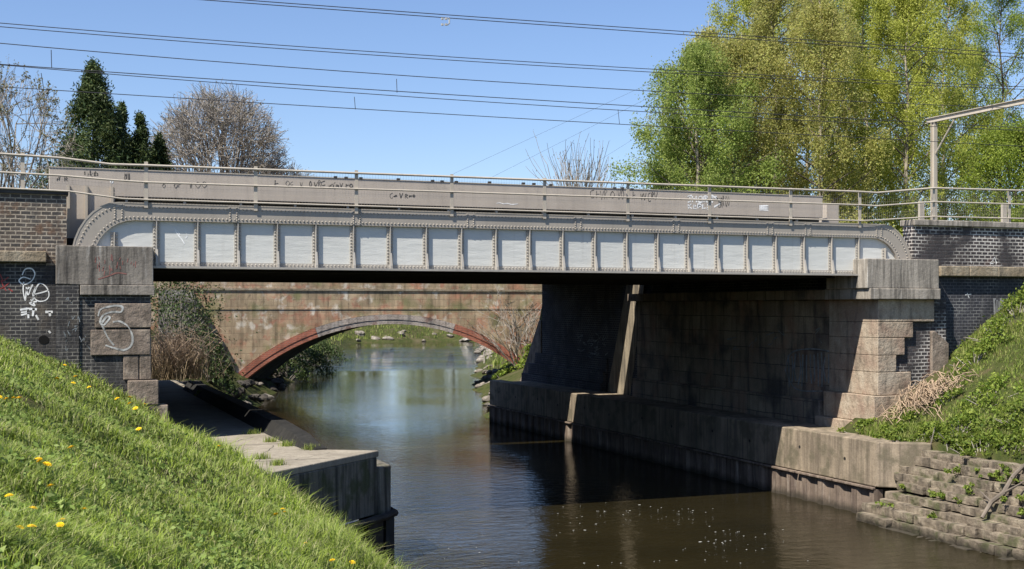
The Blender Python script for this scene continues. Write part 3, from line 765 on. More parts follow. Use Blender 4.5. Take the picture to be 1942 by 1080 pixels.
# river wall with sheet piles
wl = thing('river_wall', 'long concrete river wall on rusty sheet piles below the stone abutment', 'retaining wall', (22.3, 44, 0))
y0, y1 = 28.67, 59.9
b = MB(); segs = np.linspace(33.7, y1, 6)
ys = [y0, 33.7, 39.0, 44.3, 49.6, 54.8, y1]
for a, c in zip(ys[:-1], ys[1:]):
    b = MB(); b.box(22.1, 22.75, a + .006, c - .006, .86, 2.13); seg = b.build('wall_bay', M['wall_conc'], wl, bevel=.03)
    for k in range(2):
        h = MB(); yy = a + (c - a) * (.28 + .45 * k); zz = 1.5 + .1 * k
        h.prism([(yy + .05 * math.cos(t), zz + .05 * math.sin(t)) for t in np.linspace(0, 2 * math.pi, 9)[:-1]], 'x', 22.094, 22.1005); h.build('weep_hole', M['soffit'], seg)
b = MB(); b.prism([(22.1, y0 - .001), (22.75, y0 - .001), (23.6, 28.05), (23.25, 27.75)], 'z', .86, 2.12); b.build('end_return', M['wall_conc'], wl, bevel=.03)
b = MB(); b.box(22.76, 24.3, 28.9, 59.5, 1.7, 2.06); b.build('ledge', M['wall_conc'], wl)
yy = y0
while yy < y1:
    L = 1.9; b = MB(); b.box(21.98, 22.099, yy, min(yy + L - .05, y1), .79, .855); b.build('waling', M['pile'], wl, bevel=.015); yy += L
yy = y0; k = 0; pr = .82
while yy < y1 - .3:
    d = .09
    b = MB(); b.prism([(22.2, yy + .01), (22.06, yy + .01), (22.06, yy + .22), (22.06 + d, yy + .33), (22.06 + d, yy + .7), (22.06, yy + .80), (22.35, yy + .81), (22.35, yy + .01)], 'z', -1.6, .785)
    b.build('sheet_pile', M['pile'], wl); yy += pr
cur = MB(); cur.box(22.3, 22.7, 28.7, 59.8, -1.5, .79)
cur.build('core', M['pile_dark'], wl)

# ------------------------------------------------------------------ left quay
q = thing('concrete_quay', 'mossy concrete quay with flat path slab and black sheet piles', 'quay', (5.5, 28, 0))
poly = [(4.1, 24.62), (7.58, 27.96), (6.75, 28.45), (6.45, 28.6), (6.3, 29), (6.3, 33.0), (6.3, 58), (2.9, 58), (2.9, 32.36), (4.0, 31.4)]
b = MB(); b.prism(poly, 'z', 2.43, 2.58); b.build('path_slab', M['slab_conc'], q, bevel=.02)
for y, x0, x1 in ((26.9, 4.0, 6.3), (30.2, 3.9, 5.75), (34.0, 2.95, 5.65)):
    b = MB(); b.box(x0, x1, y, y + .022, 2.5803, 2.5825); b.build('slab_joint', M['black_conc'], q)
ck = MB(); rc = random.Random(6)
for (p0, p1) in (((4.6, 27.0), (5.5, 29.9)), ((5.4, 26.95), (6.6, 28.1)), ((4.3, 30.4), (5.3, 31.9))):
    pts = [(p0[0] + (p1[0] - p0[0]) * i / 8 + rc.uniform(-.06, .06), p0[1] + (p1[1] - p0[1]) * i / 8) for i in range(9)]
    ck.add([(x + s_ * .008, y, 2.5828) for x, y in pts for s_ in (-1, 1)], [(2 * i, 2 * i + 1, 2 * i + 3, 2 * i + 2) for i in range(8)])
ck.build('crack', M['black_conc'], q)
body = [(3.9, 24.5), (4.2, 24.66), (7.52, 27.9), (6.95, 28.6), (5.55, 31), (4.5, 33), (4.2, 31)]
b = MB(); b.prism(body, 'z', 1.12, 2.428); b.build('quay_wall', M['quay_conc'], q, bevel=.02)
b = MB(); b.prism([(7.3, 28.12), (7.62, 27.99), (7.98, 28.35), (7.98, 29.6), (7.3, 29.6)], 'z', 1.02, 2.18); b.build('corner_step', M['quay_conc'], q, bevel=.03)
def along(a, bb, s): return (a[0] + (bb[0] - a[0]) * s, a[1] + (bb[1] - a[1]) * s)
A, B = (4.3, 24.55), (7.72, 27.83)
b = MB(); b.tube([(A[0], A[1], 1.06), (B[0], B[1], 1.06), (B[0] + .32, B[1] + .4, 1.06), (B[0] + .32, 29.6, 1.06)], .09, 8); b.build('waling', M['pile_dark'], q)
n = 11
for i in range(n):
    p0, p1 = along(A, B, i / n), along(A, B, (i + .93) / n); m_ = (-.04 if i % 2 else .03)
    b = MB(); b.prism([(p0[0] - m_, p0[1] + m_ + .05), (p1[0] - m_, p1[1] + m_ + .05), (p1[0] - .2, p1[1] + .25), (p0[0] - .2, p0[1] + .25)], 'z', -1.6, 1.02); b.build('sheet_pile', M['pile_dark'], q)
for i in range(5):
    yy = 27.95 + i * .4; b = MB(); b.prism([(7.75 + (.06 if i % 2 else 0), yy), (7.95 + (.06 if i % 2 else 0), yy), (7.95, yy + .37), (7.6, yy + .37)], 'z', -1.6, 1.02); b.build('sheet_pile', M['pile_dark'], q)
fw = thing('flood_wall', 'low black concrete flood wall along the river side of the path', 'flood wall', (6.2, 40, 1))
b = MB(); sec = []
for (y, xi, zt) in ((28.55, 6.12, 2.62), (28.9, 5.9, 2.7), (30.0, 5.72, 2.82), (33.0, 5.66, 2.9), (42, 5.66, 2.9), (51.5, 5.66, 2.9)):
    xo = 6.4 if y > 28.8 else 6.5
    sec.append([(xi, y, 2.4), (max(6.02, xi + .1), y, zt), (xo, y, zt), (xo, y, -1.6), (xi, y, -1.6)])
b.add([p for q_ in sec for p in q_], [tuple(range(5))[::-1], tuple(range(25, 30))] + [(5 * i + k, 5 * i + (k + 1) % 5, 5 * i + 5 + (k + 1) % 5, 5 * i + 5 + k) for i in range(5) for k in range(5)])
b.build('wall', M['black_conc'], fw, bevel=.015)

# ------------------------------------------------------------------ stone revetment at lower right
rv = thing('stone_revetment', 'stepped rows of weathered stone blocks rising from the water below the brambles', 'revetment', (22, 22, 0))
rng = random.Random(11)
def rough_block(mb, x0, x1, y0, y1, z0, z1, sd):
    # a quarried block: a subdivided box whose faces and edges are pushed about by noise
    n1, n2, n3 = 4, 6, 3; P0 = len(mb.V); key = {}
    def pt(i, j, k):
        if (i, j, k) in key: return key[(i, j, k)]
        v = Vector((x0 + (x1 - x0) * i / n1, y0 + (y1 - y0) * j / n2, z0 + (z1 - z0) * k / n3))
        ed = (i in (0, n1)) + (j in (0, n2)) + (k in (0, n3))
        c = Vector(((x0 + x1) / 2, (y0 + y1) / 2, (z0 + z1) / 2))
        w = mnoise.noise_vector(v * 2.3 + Vector((sd, 0, 0))) * .016 + mnoise.noise_vector(v * 8 + Vector((0, sd, 0))) * .016
        v = v + w + (c - v) * (.018 * max(0, ed - 1))
        key[(i, j, k)] = len(mb.V); mb.V.append(tuple(v)); return key[(i, j, k)]
    for (a_, b_, f) in ((n1, n2, lambda i, j, e: (i, j, e * n3)), (n1, n3, lambda i, k, e: (i, e * n2, k)), (n2, n3, lambda j, k, e: (e * n1, j, k))):
        for e in (0, 1):
            for i in range(a_):
                for j in range(b_):
                    q = [pt(*f(i, j, e)), pt(*f(i + 1, j, e)), pt(*f(i + 1, j + 1, e)), pt(*f(i, j + 1, e))]
                    mb.F.append(tuple(q))
z = -.3; nblk = 0; rest = MB()
for r in range(10):
    h = rng.choice([.2, .25, .22, .24]) if r else .3
    y = 28.6 - (.0 if r < 3 else .4) + rng.uniform(-.2, .2)
    x = 21.42 + max(0, r - 1) * .2 + (0 if r else -.2); tilt = rng.uniform(-.006, .006)
    while y > 14.0:
        L = rng.choice([.42, .6, .8, 1.05, 1.3]) * rng.uniform(.85, 1.2); dx = rng.gauss(0, .05); zz = z + tilt * (y - 20) + rng.gauss(0, .012) + .07 * mnoise.noise((y * .35, r * .4, 0))
        b = MB() if (nblk < 99 and y > 20) or nblk < 60 else rest; nblk += 1
        rough_block(b, x + dx, x + dx + .8, y - L + rng.uniform(.004, .022), y, zz, zz + h - .008, rng.uniform(0, 99))
        if b is not rest: b.build('stone_block', M['block'], rv)
        y -= L
    z += h - .01
if rest.V: tag(rest.build('stone_block', M['block'], rv), kind='stuff')

# ------------------------------------------------------------------ old arch bridge upstream
ab = thing('arch_bridge', 'weathered red and buff stone arch bridge spanning the river upstream', 'bridge', (23.9, 85, 0))
YA, XC, RI = 85.0, 23.9, 15.8
zc0 = 4.66 - RI
half = 10.9
def arc(R, x): return zc0 + math.sqrt(max(0, R * R - (x - XC) ** 2))
xs = list(np.linspace(XC - half - .6, XC + half + .6, 61))
RE = RI + .67
top = 7.0
def shear(mb): mb.V = [(v[0] + max(0, v[1] - YA) * .42, v[1], v[2]) for v in mb.V]
sp = MB()
sp.strip([(x, top) for x in xs], [(x, arc(RE + .02, x)) for x in xs], YA, YA + 8)
sp.box(4.0, xs[0], YA, YA + 8, -1.5, top); sp.box(xs[-1], 48, YA, YA + 8, -1.5, top)
shear(sp); sp.build('spandrel_wall', M['arch_stone'], ab)
def rads(X, R): return [(XC + (x - XC) * R / RI, zc0 + math.sqrt(RI * RI - (x - XC) ** 2) * R / RI) for x in X]
def ring(x0, x1, name, mat, lab, mat2=None):
    X = list(np.linspace(x0, x1, 26))
    for (r0, r1, yy, mm) in ((RI, RI + .3, YA - .05, mat2 or mat), (RI + .31, RI + .68, YA - .08, mat)):
        g = MB(); g.strip(rads(X, r1), rads(X, r0), yy, YA + .9); shear(g)
        o = g.build(name, mm, ab); o['label'] = lab
ring(XC - half, XC - 5.2, 'arch_ring', M['ring_red'], 'red painted haunch of the arch ring')
ring(XC - 5.19, XC + 4.6, 'arch_ring', M['ring_grey'], 'grey crown of the arch ring')
ring(XC + 4.61, XC + half, 'arch_ring', M['ring_red'], 'red painted haunch of the arch ring')
X = list(np.linspace(XC - half, XC + half, 50))
g = MB(); g.strip(rads(X, RI + .6), rads(X, RI + .04), YA + .901, YA + 8); shear(g); g.build('barrel', M['brick_sooty'], ab)
b = MB(); b.box(4, 48, YA - .04, YA + .3, 5.7, 5.8); b.build('string_course', M['arch_stone'], ab)
b = MB(); b.box(4, 48, YA - .07, YA + .5, 7.001, 7.14); b.build('cornice', M['ledge_stone'], ab)
b = MB(); b.box(4, 48, YA - .05, YA + .45, 7.121, 8.1); b.build('parapet', M['arch_stone'], ab)
b = MB(); b.box(4, 48, YA + 7.5, YA + 8.05, 7.001, 8.1); b.build('parapet', M['arch_stone'], ab)
b = MB(); b.prism([(85, -1), (85, 7.0), (84.6, 7.0), (83.5, 6.3), (83.3, -1)], 'x', 8.0, 10.2); b.build('shadow_wing_wall', M['brick_sooty'], ab)  # added wall, sloped so that its shadow falls across the arch face

# ------------------------------------------------------------------ overhead line
g_ol = 'overhead wires above the tracks'
def wire(name, label, lines, Y, r, droppers=()):
    t = thing(name, label, 'overhead wire', (10, Y, 13), g_ol)
    for nm, L in lines:
        c = MB(); pts = [at_y(u, v, Y) for u, v in L]
        c.tube(pts, r, 5); c.build(nm, M['wire'], t)
    for a, b_ in droppers:
        c = MB(); c.tube([at_y(*a, Y), at_y(*b_, Y)], r * .8, 4); c.build('dropper', M['wire'], t)
def lin(p, q, sag=0, n=14):
    out = []
    for i in range(n + 1):
        s = i / n; out.append((p[0] + (q[0] - p[0]) * s, p[1] + (q[1] - p[1]) * s + sag * 4 * s * (1 - s)))
    return out
wire('feeder_cable', 'twin feeder cables with small white clip, highest in the sky', [('cable', lin((330, -4), (1942, 110), 2)), ('cable', lin((430, -2), (1942, 103), 2))], 36.9, .014)
wire('feeder_cable', 'twin unclipped feeder cables running below the highest pair', [('cable', lin((-60, 39), (1942, 165), 12)), ('cable', lin((-60, 46), (1942, 170), 12))], 42.0, .014)
wire('catenary_wire', 'upper of two droppered catenaries, its bottom wire crossing the conifer tip', [('messenger_wire', lin((-60, 77), (1942, 206), 14)), ('contact_wire', lin((-60, 118), (1942, 243), 5))], 39.9, .014, [((97, 95), (98, 130)), ((752, 150), (753, 176))])
wire('catenary_wire', 'lowest droppered catenary, passing across the round bare tree', [('messenger_wire', lin((-60, 118), (1942, 248), 12)), ('contact_wire', lin((-60, 161), (1942, 278), 3))], 44.0, .014, [((78, 139), (83, 170)), ((672, 184), (674, 208)), ((1172, 208), (1175, 236))])
wire('stay_wire', 'thin dark wire slanting up behind the small bare shrub towards the birches', [('cable', lin((930, 338), (1300, 150), 0)), ('cable', lin((860, 330), (1240, 155), 0)), ('cable', lin((1120, 315), (1300, 202), 0))], 56.0, .005)
cl = MB(); p = at_y(845, 41, 36.88)
for du, dv in ((-6, -5), (-6, 6), (1, -5), (1, 6)):
    q_ = at_y(845 + du, 41 + dv, 36.86); cl.box(q_[0] - .035, q_[0] + .035, q_[1] - .03, q_[1] + .03, q_[2] - .03, q_[2] + .03)
cl.tube([at_y(849, 34, 36.86), at_y(852, 37, 36.86), at_y(852, 45, 36.86), at_y(849, 48, 36.86)], .025, 5)
tag(cl.build('cable_spacer', M['foam']), 'small white spacer clip on the highest pair of cables', 'spacer')
gm = thing('line_gantry', 'grey steel overhead line mast with braced crossbeam before the trees', 'gantry', (38.7, 46, 7.6))
XM = 38.7
b = MB()
b.box(XM - .095, XM + .095, 46 - .12, 46 - .09, 7.0, 14.35); b.box(XM - .095, XM + .095, 46 + .09, 46 + .12, 7.0, 14.35); b.box(XM - .015, XM + .015, 46 - .0895, 46 + .0895, 7.0, 14.35); b.build('mast', M['rail'], gm)
b = MB()
for z in (14.36, 14.57): b.box(XM - .08, XM + .08, 30.0, 46.5, z, z + .03)
b.box(XM - .012, XM + .012, 30, 46.5, 14.391, 14.569); b.build('crossbeam', M['rail'], gm)
b = MB(); b.tube([(XM, 45.9, 12.9), (XM, 44.6, 14.35)], .045, 6); b.build('brace', M['rail'], gm)
b = MB(); b.box(XM - .095, XM + .095, 30, 30.25, 7.0, 14.35); b.build('mast', M['rail'], gm)

# ------------------------------------------------------------------ vegetation
def blades(name, P, H, W, mat, parent=None, seed=0, lean=.5, kind='stuff', dirs=None):
    r = np.random.default_rng(seed); n = len(P)
    a = r.uniform(0, 2 * np.pi, n); d = np.stack([np.cos(a), np.sin(a), 0 * a], -1)
    s = np.stack([-np.sin(a), np.cos(a), 0 * a], -1)
    if dirs is not None: d = d * .6 + dirs
    ln = r.uniform(.1, 1, n)[:, None] * lean
    up = np.array([0, 0, 1.0]); H = H[:, None]; W = W[:, None]
    m1 = P + up * H * .55 + d * H * ln * .3; tip = P + up * H * (1 - .25 * ln) + d * H * ln
    V = np.stack([P - s * W, P + s * W, m1 + s * W * .7, m1 - s * W * .7, tip], 1).reshape(-1, 3)
    k = np.arange(n)[:, None] * 5
    return mesh_np(name, V, [k + np.array([0, 1, 2, 3]), k + np.array([3, 2, 4])], mat, parent)

def leaves_mesh(name, P, size, mat, parent=None, seed=0, aspect=.55, droop=0.0):
    r = np.random.default_rng(seed); n = len(P)
    a = r.normal(size=(n, 3)); a[:, 2] -= droop * 1.5; a /= np.linalg.norm(a, axis=1)[:, None]
    b = r.normal(size=(n, 3)); b -= (b * a).sum(1)[:, None] * a; b /= np.linalg.norm(b, axis=1)[:, None]
    s = (size * r.uniform(.6, 1.35, n))[:, None]
    V = np.stack([P - a * s, P + b * s * aspect, P + a * s, P - b * s * aspect], 1).reshape(-1, 3)
    return mesh_np(name, V, [np.arange(n * 4).reshape(n, 4)], mat, parent)

# lawn of the left bank
r = np.random.default_rng(7)
n = 150000
uu = r.uniform(-60, 800, n); vv = r.uniform(620, 1110, n)
t = (uu - CX) / FPX; ra_, rb_, rc_ = SN + CS * t, CS - SN * t, (HZ - vv) / FPX
den = rc_ + .53 * ra_ - .0165 * rb_
d = (4.33 - EYE) / np.where(den < -.004, den, -1)
X = ra_ * d; Y = rb_ * d
X2 = r.uniform(-6, 9, 70000); Y2 = r.uniform(2.5, 31.8, 70000)
X = np.concatenate([X, X2]); Y = np.concatenate([Y, Y2])
X += r.normal(0, .05, len(X)); Y += r.normal(0, .1, len(Y))
Z = ground_h(X, Y)
onq = (Y > 24.6) & ((Y - 24.6) > (X - 4.25) * .995) & (X > 4.2 + (vnoise(Y * 2, Y * 0, 1) - .5) * .35)
ok = (Y < 31.85) & (Y > 2.5) & (X > -9) & (Z > .12) & ~onq & ((X < 2.85) | (Y < 31.3))
bare = vnoise(X * 1.1, Y * 1.1, 21)
ok &= (bare < .8) | (r.random(len(X)) < .18)
X, Y, Z = X[ok], Y[ok], Z[ok]
tuft = .65 * vnoise(X * 1.3, Y * .8, 31) + .35 * vnoise(X * 4, Y * 3, 35); big = vnoise(X * .45, Y * .35, 33)
H = .045 + .22 * tuft ** 2.5 * (.3 + big) + .09 * np.clip((X - 1.5) / 3, 0, 1) * tuft
H *= r.uniform(.55, 1.9, len(H)) * (1 + .35 * np.clip((X - 1) / 3, 0, 1)); dist = np.hypot(X, Y)
Wd = .0026 + .0003 * dist
tag(blades('grass', np.stack([X, Y, Z - .01], -1), H, Wd * r.uniform(.7, 1.5, len(H)), M['grass'], seed=3, lean=1.3), 'lush spring grass on the sloping bank', 'grass', kind='stuff')

# broad leaved weeds in the lawn
k = 15000
wi = r.integers(0, len(X), 900); ci = wi[r.integers(0, len(wi), k)]
wxx = X[ci] + r.normal(0, .06, k); wyy = Y[ci] + r.normal(0, .06, k)
okw = (wxx < 4.1) | (wyy < 24.4)
wxx, wyy = wxx[okw], wyy[okw]
leaves_mesh_pts = np.stack([wxx, wyy, ground_h(wxx, wyy) + r.uniform(.03, .13, len(wxx))], -1)
tag(leaves_mesh('lawn_weeds', leaves_mesh_pts, .032, M['weed'], None, 9, .5), 'broad leaved weeds among the lawn grass', 'weeds', kind='stuff')

# dandelions
dn = thing('dandelion', 'yellow dandelion flower open in the grass of the bank', 'flower', (0, 0, 0), 'dandelions dotted over the grass bank')
hd = MB(); rr = random.Random(2)
for ringn, rad, zz in ((14, .026, .0), (11, .019, .006), (8, .011, .010)):
    for k in range(ringn):
        a = 2 * math.pi * k / ringn + zz * 50; w = .2
        hd.add([(0, 0, zz), (rad * math.cos(a - w), rad * math.sin(a - w), zz + .006), (rad * 1.12 * math.cos(a), rad * 1.12 * math.sin(a), zz + .004), (rad * math.cos(a + w), rad * math.sin(a + w), zz + .006)], [(0, 1, 2, 3)])
hd.build('flower_head', M['dandelion'], dn)
sm = MB(); sm.tube([(0, 0, -.16), (.005, 0, -.06), (0, 0, 0)], .003, 5); sm.build('stem', M['stem_green'], dn)
fl_px = [(0, 764), (12, 768), (26, 766), (36, 766), (108, 726), (123, 699), (143, 721), (139, 734), (169, 742), (222, 764), (246, 760), (246, 773), (270, 767), (274, 773), (288, 772), (294, 776), (300, 780), (257, 782), (349, 795), (367, 802), (135, 862), (75, 891), (89, 897), (73, 887), (96, 938), (17, 961), (63, 984), (160, 983), (118, 1005), (114, 1016), (38, 1022), (60, 1021), (263, 822), (415, 854), (536, 975), (539, 981), (523, 986), (580, 1041), (630, 1074), (668, 1077)]
for i, (u, v) in enumerate(fl_px):
    a, b_, c = ray(u, v); dd = 3.0
    for _ in range(4000):
        if EYE + c * dd < gz(a * dd, b_ * dd) + .1: break
        dd += .02
    o = dn if i == 0 else copy_tree(dn)
    o.location = (a * dd, b_ * dd, gz(a * dd, b_ * dd) + .165)
    o.rotation_euler = (rr.uniform(-.1, .55), rr.uniform(-.3, .3), rr.uniform(0, 6))
    s = rr.uniform(1.1, 1.6) * (.72 if dd < 10 else (.95 if dd < 16 else 1.25)); o.scale = (s, s, s)

# rough grass of the right slope
n = 90000
X = r.uniform(22.3, 36, n); Y = 31.6 - 20 * r.random(n) ** 1.2
Z = ground_h(X, Y)
ok = (Z < 8.0) & ~((Y > 31.1) & (X < 27)) & ~((X > 23.9) & (X < 27) & (Y > 30.9)) & ((X > 23.33) | (Y > 28.9)) & ((X > 23.3))
ok &= (vnoise(X * .9, Y * .9, 41) < .72) | (r.random(n) < .3)
X, Y, Z = X[ok], Y[ok], Z[ok]
H = (.06 + .2 * vnoise(X * 1.2, Y * 1.2, 43) ** 1.5) * r.uniform(.6, 1.4, len(X))
tag(blades('rough_grass', np.stack([X, Y, Z - .01], -1), H, .011 * r.uniform(.7, 1.4, len(H)), M['grass_rough'], seed=5, lean=.9), 'rough grass on the slope under the blue brick wall', 'grass', kind='stuff')

def bush(name, label, cat, cx, cy, rad, h, nl, size, mat, seed, group=None, stems=True, z0=None):
    rg = np.random.default_rng(seed)
    z = gz(cx, cy) if z0 is None else z0
    t_ = thing(name, label, cat, (cx, cy, z), group)
    nc = max(5, nl // 45)
    cpos = np.stack([rg.normal(0, rad * .5, nc), rg.normal(0, rad * .5, nc), np.zeros(nc)], -1)
    rr_ = np.hypot(cpos[:, 0], cpos[:, 1]) / rad
    hh = h * np.clip(1.05 - .6 * rr_ ** 2, .15, 1)
    cpos[:, 2] = hh * rg.uniform(.25, 1, nc)
    gz_ = ground_h(cpos[:, 0] + cx, cpos[:, 1] + cy) if z0 is None else z
    c = cpos[rg.integers(0, nc, nl)] + rg.normal(0, .13 * max(rad, h), (nl, 3)) * np.array([1, 1, .7])
    Pp = c + np.array([cx, cy, 0])
    base = ground_h(Pp[:, 0], Pp[:, 1]) if z0 is None else z
    Pp[:, 2] = base + np.abs(Pp[:, 2]) + .02
    leaves_mesh('foliage', Pp, size, mat, t_, seed)
    if stems:
        s = MB()
        for k in range(min(nc, 26)):
            p = cpos[k]; zb = gz(cx + p[0] * .4, cy + p[1] * .4) if z0 is None else z
            s.tube([(cx + p[0] * .4, cy + p[1] * .4, zb - .05), (cx + p[0] * .8, cy + p[1] * .8, zb + p[2] * .6), (cx + p[0], cy + p[1], zb + p[2])], [.02, .013, .006], 4)
        s.build('stems', M['twig'], t_)
    return t_
gb = 'brambles on the slope below the blue brick wall'
def slope_pt(u, v):
    a, b_, c = ray(u, v); dd = 20.0
    while dd < 60:
        if EYE + c * dd < gz(a * dd, b_ * dd): break
        dd += .05
    return a * dd, b_ * dd
for i, (u, v, rad, h, nl, lab) in enumerate([(1760, 850, .55, .5, 700, 'bramble clump spilling over the end of the river wall coping'), (1815, 830, .7, .5, 900, 'broad bramble clump midway up the grass slope'),
      (1900, 640, .8, .6, 900, 'bramble clump high against the grey patch of brick wall'), (1850, 690, .7, .5, 700, 'bramble clump under the lower brick wall'), (1930, 800, .7, .4, 700, 'bramble clump at the frame edge above the stone blocks'),
      (1700, 920, .3, .25, 260, 'small bramble tuft on the stones at the wall end'), (1860, 880, .6, .4, 600, 'bramble trailing over the top row of stone blocks'), (1775, 945, .35, .2, 220, 'little weed tuft among the stone blocks'),
      (1930, 600, .8, .7, 900, 'tallest bramble at the top of the slope'), (1800, 760, .5, .25, 450, 'low bramble mat beside the heap of dead stems'), (1880, 760, .9, .35, 900, 'wide low bramble mat in the centre of the slope'), (1720, 800, .5, .25, 380, 'sparse bramble in front of the pier foot'),
      (1800, 890, .5, .3, 500, 'weeds hanging over the stones left of the fallen branch'), (1745, 885, .4, .3, 420, 'leafy weeds in the corner between wall end and stones'), (1915, 860, .6, .3, 600, 'weeds above the fallen branch at the frame edge'), (1840, 850, .7, .35, 700, 'low leafy mat along the top of the stone rows'), (1625, 818, .45, .16, 420, 'low weeds on the river wall top by the pier footing'), (1690, 822, .5, .2, 500, 'low leafy weeds between pier footing and wall coping')]):
    x, y = slope_pt(u, v)
    bush('bramble_bush', lab, 'bramble', x, y, rad, h, nl, .05, M['bramble'], 60 + i, gb)
for i in range(34):
    rs = random.Random(400 + i); rk = min(9, int(2 + 8 * rs.random() ** .7)); y = rs.uniform(18.5, 28.0); x = 21.5 + max(0, rk - 1) * .2 + .08; z = -.3 + .3 + (rk) * .222
    bush('stone_weed', 'green weed tuft rooted in a joint of the stone revetment', 'weed', x, y, rs.uniform(.12, .42), rs.uniform(.12, .28), rs.randint(70, 330), .04, M['bramble'], 420 + i, 'weeds in the joints of the stone revetment', stems=False, z0=z)
# heap of dead stems by the pier
hx, hy = slope_pt(1755, 765)
s = MB(); rg = random.Random(9)
for k in range(430):
    x, y = hx + rg.gauss(0, .5), min(hy + rg.gauss(0, .36), 31.3); z = gz(x, y) + rg.uniform(0, .42); a = rg.uniform(0, 6.28); L = rg.uniform(.2, .55)
    s.tube([(x, y, z), (x + L * .5 * math.cos(a), y + L * .5 * math.sin(a), z + rg.uniform(.02, .25)), (x + L * math.cos(a + .4), y + L * math.sin(a + .4), z + rg.uniform(-.2, .1))], [.016, .013, .007], 4)
tag(s.build('dead_stems', M['dead_stem']), 'tangled heap of dead brown knotweed stems beside the sandstone pier', 'dead stems', kind='stuff')
s = MB()
def on_stones(u, v):
    a, b_, c = ray(u, v); dd = 20.0
    while dd < 45 and EYE + c * dd > 1.09 * (a * dd - 21.42) + .34: dd += .02
    return a * dd, b_ * dd, EYE + c * dd + .03
pts = [on_stones(u, v) for u, v in [(1862, 985), (1880, 955), (1903, 938), (1922, 905), (1950, 878)]]
s.tube(pts, [.045, .06, .065, .055, .04], 7); s.tube([pts[2], (pts[2][0] + .2, pts[2][1] - .5, pts[2][2] + .35)], [.04, .015], 5); s.tube([pts[1], (pts[1][0] + .1, pts[1][1] + .5, pts[1][2] + .2)], [.035, .012], 5)
tag(s.build('fallen_branch', M['bark']), 'bare grey fallen branch lying across the stone blocks', 'branch')

# ------------------------------------------------------------------ trees
def limb(p, d, L, rg, seg=5, bend=.25, up=.1):
    pts = [Vector(p)]; d = Vector(d).normalized()
    for i in range(seg):
        d = (d + Vector((rg.gauss(0, bend), rg.gauss(0, bend), rg.gauss(0, bend) + up)) * .5).normalized(); pts.append(pts[-1] + d * L / seg)
    return pts, d
def bare_tree(name, label, x, y, z, H, spread, seed, limbs=6, levels=5, kids=3, rad=.16, fork=.2, buds=0, mat='bark', cat='tree', group=None, ratio=.72, ang=.5, up0=.12, rmin=.016):
    rg = random.Random(seed); t_ = thing(name, label, cat, (x, y, z), group)
    tr, cr = MB(), MB(); tips = []
    tp, td = limb((x, y, z - .3), (0, 0, 1), H * fork + .3, rg, 4, .05)
    tr.tube(tp, [rad * (1.15 - .08 * i) for i in range(5)], 8)
    def rec(p, d, L, r_, lev):
        pts, dd = limb(p, d, L, rg, 4, .16, up0)
        r_ = max(r_, rmin)
        (tr if lev <= 1 else cr).tube(pts, [r_, r_ * .88, r_ * .78, r_ * .68, r_ * .58], 6 if lev < 2 else (4 if lev < 3 else 3), False)
        if lev >= levels: tips.extend(pts[1:]); return
        for k in range(kids + (1 if rg.random() < .3 else 0)):
            at = pts[-1] if k == 0 else pts[rg.randint(2, 4)]
            nd = (dd + Vector((rg.gauss(0, ang), rg.gauss(0, ang), rg.gauss(0, ang * .6)))).normalized()
            rec(at, nd, L * rg.uniform(ratio - .1, ratio + .12), r_ * .6, lev + 1)
    tot = sum(ratio ** k for k in range(levels + 1)); L0 = H * (1 - fork) / tot * 1.12
    for k in range(limbs):
        a = 2 * math.pi * k / limbs + rg.uniform(-.3, .3); sp_ = spread * rg.uniform(.3, 1.1)
        rec(tp[-1] if k % 2 else tp[-2], (sp_ * math.cos(a), sp_ * math.sin(a), 1), L0 * rg.uniform(.9, 1.12), rad * .55, 1)
    tr.build('trunk', M[mat], t_, smooth=True); cr.build('twigs', M['twig'] if mat == 'bark' else M[mat], t_)
    if buds:
        rn = np.random.default_rng(seed); T = np.array([tuple(p) for p in tips])
        T = T[rn.integers(0, len(T), buds)] + rn.normal(0, .05, (buds, 3)); leaves_mesh('foliage', T, .06, M['bud'], t_, seed)
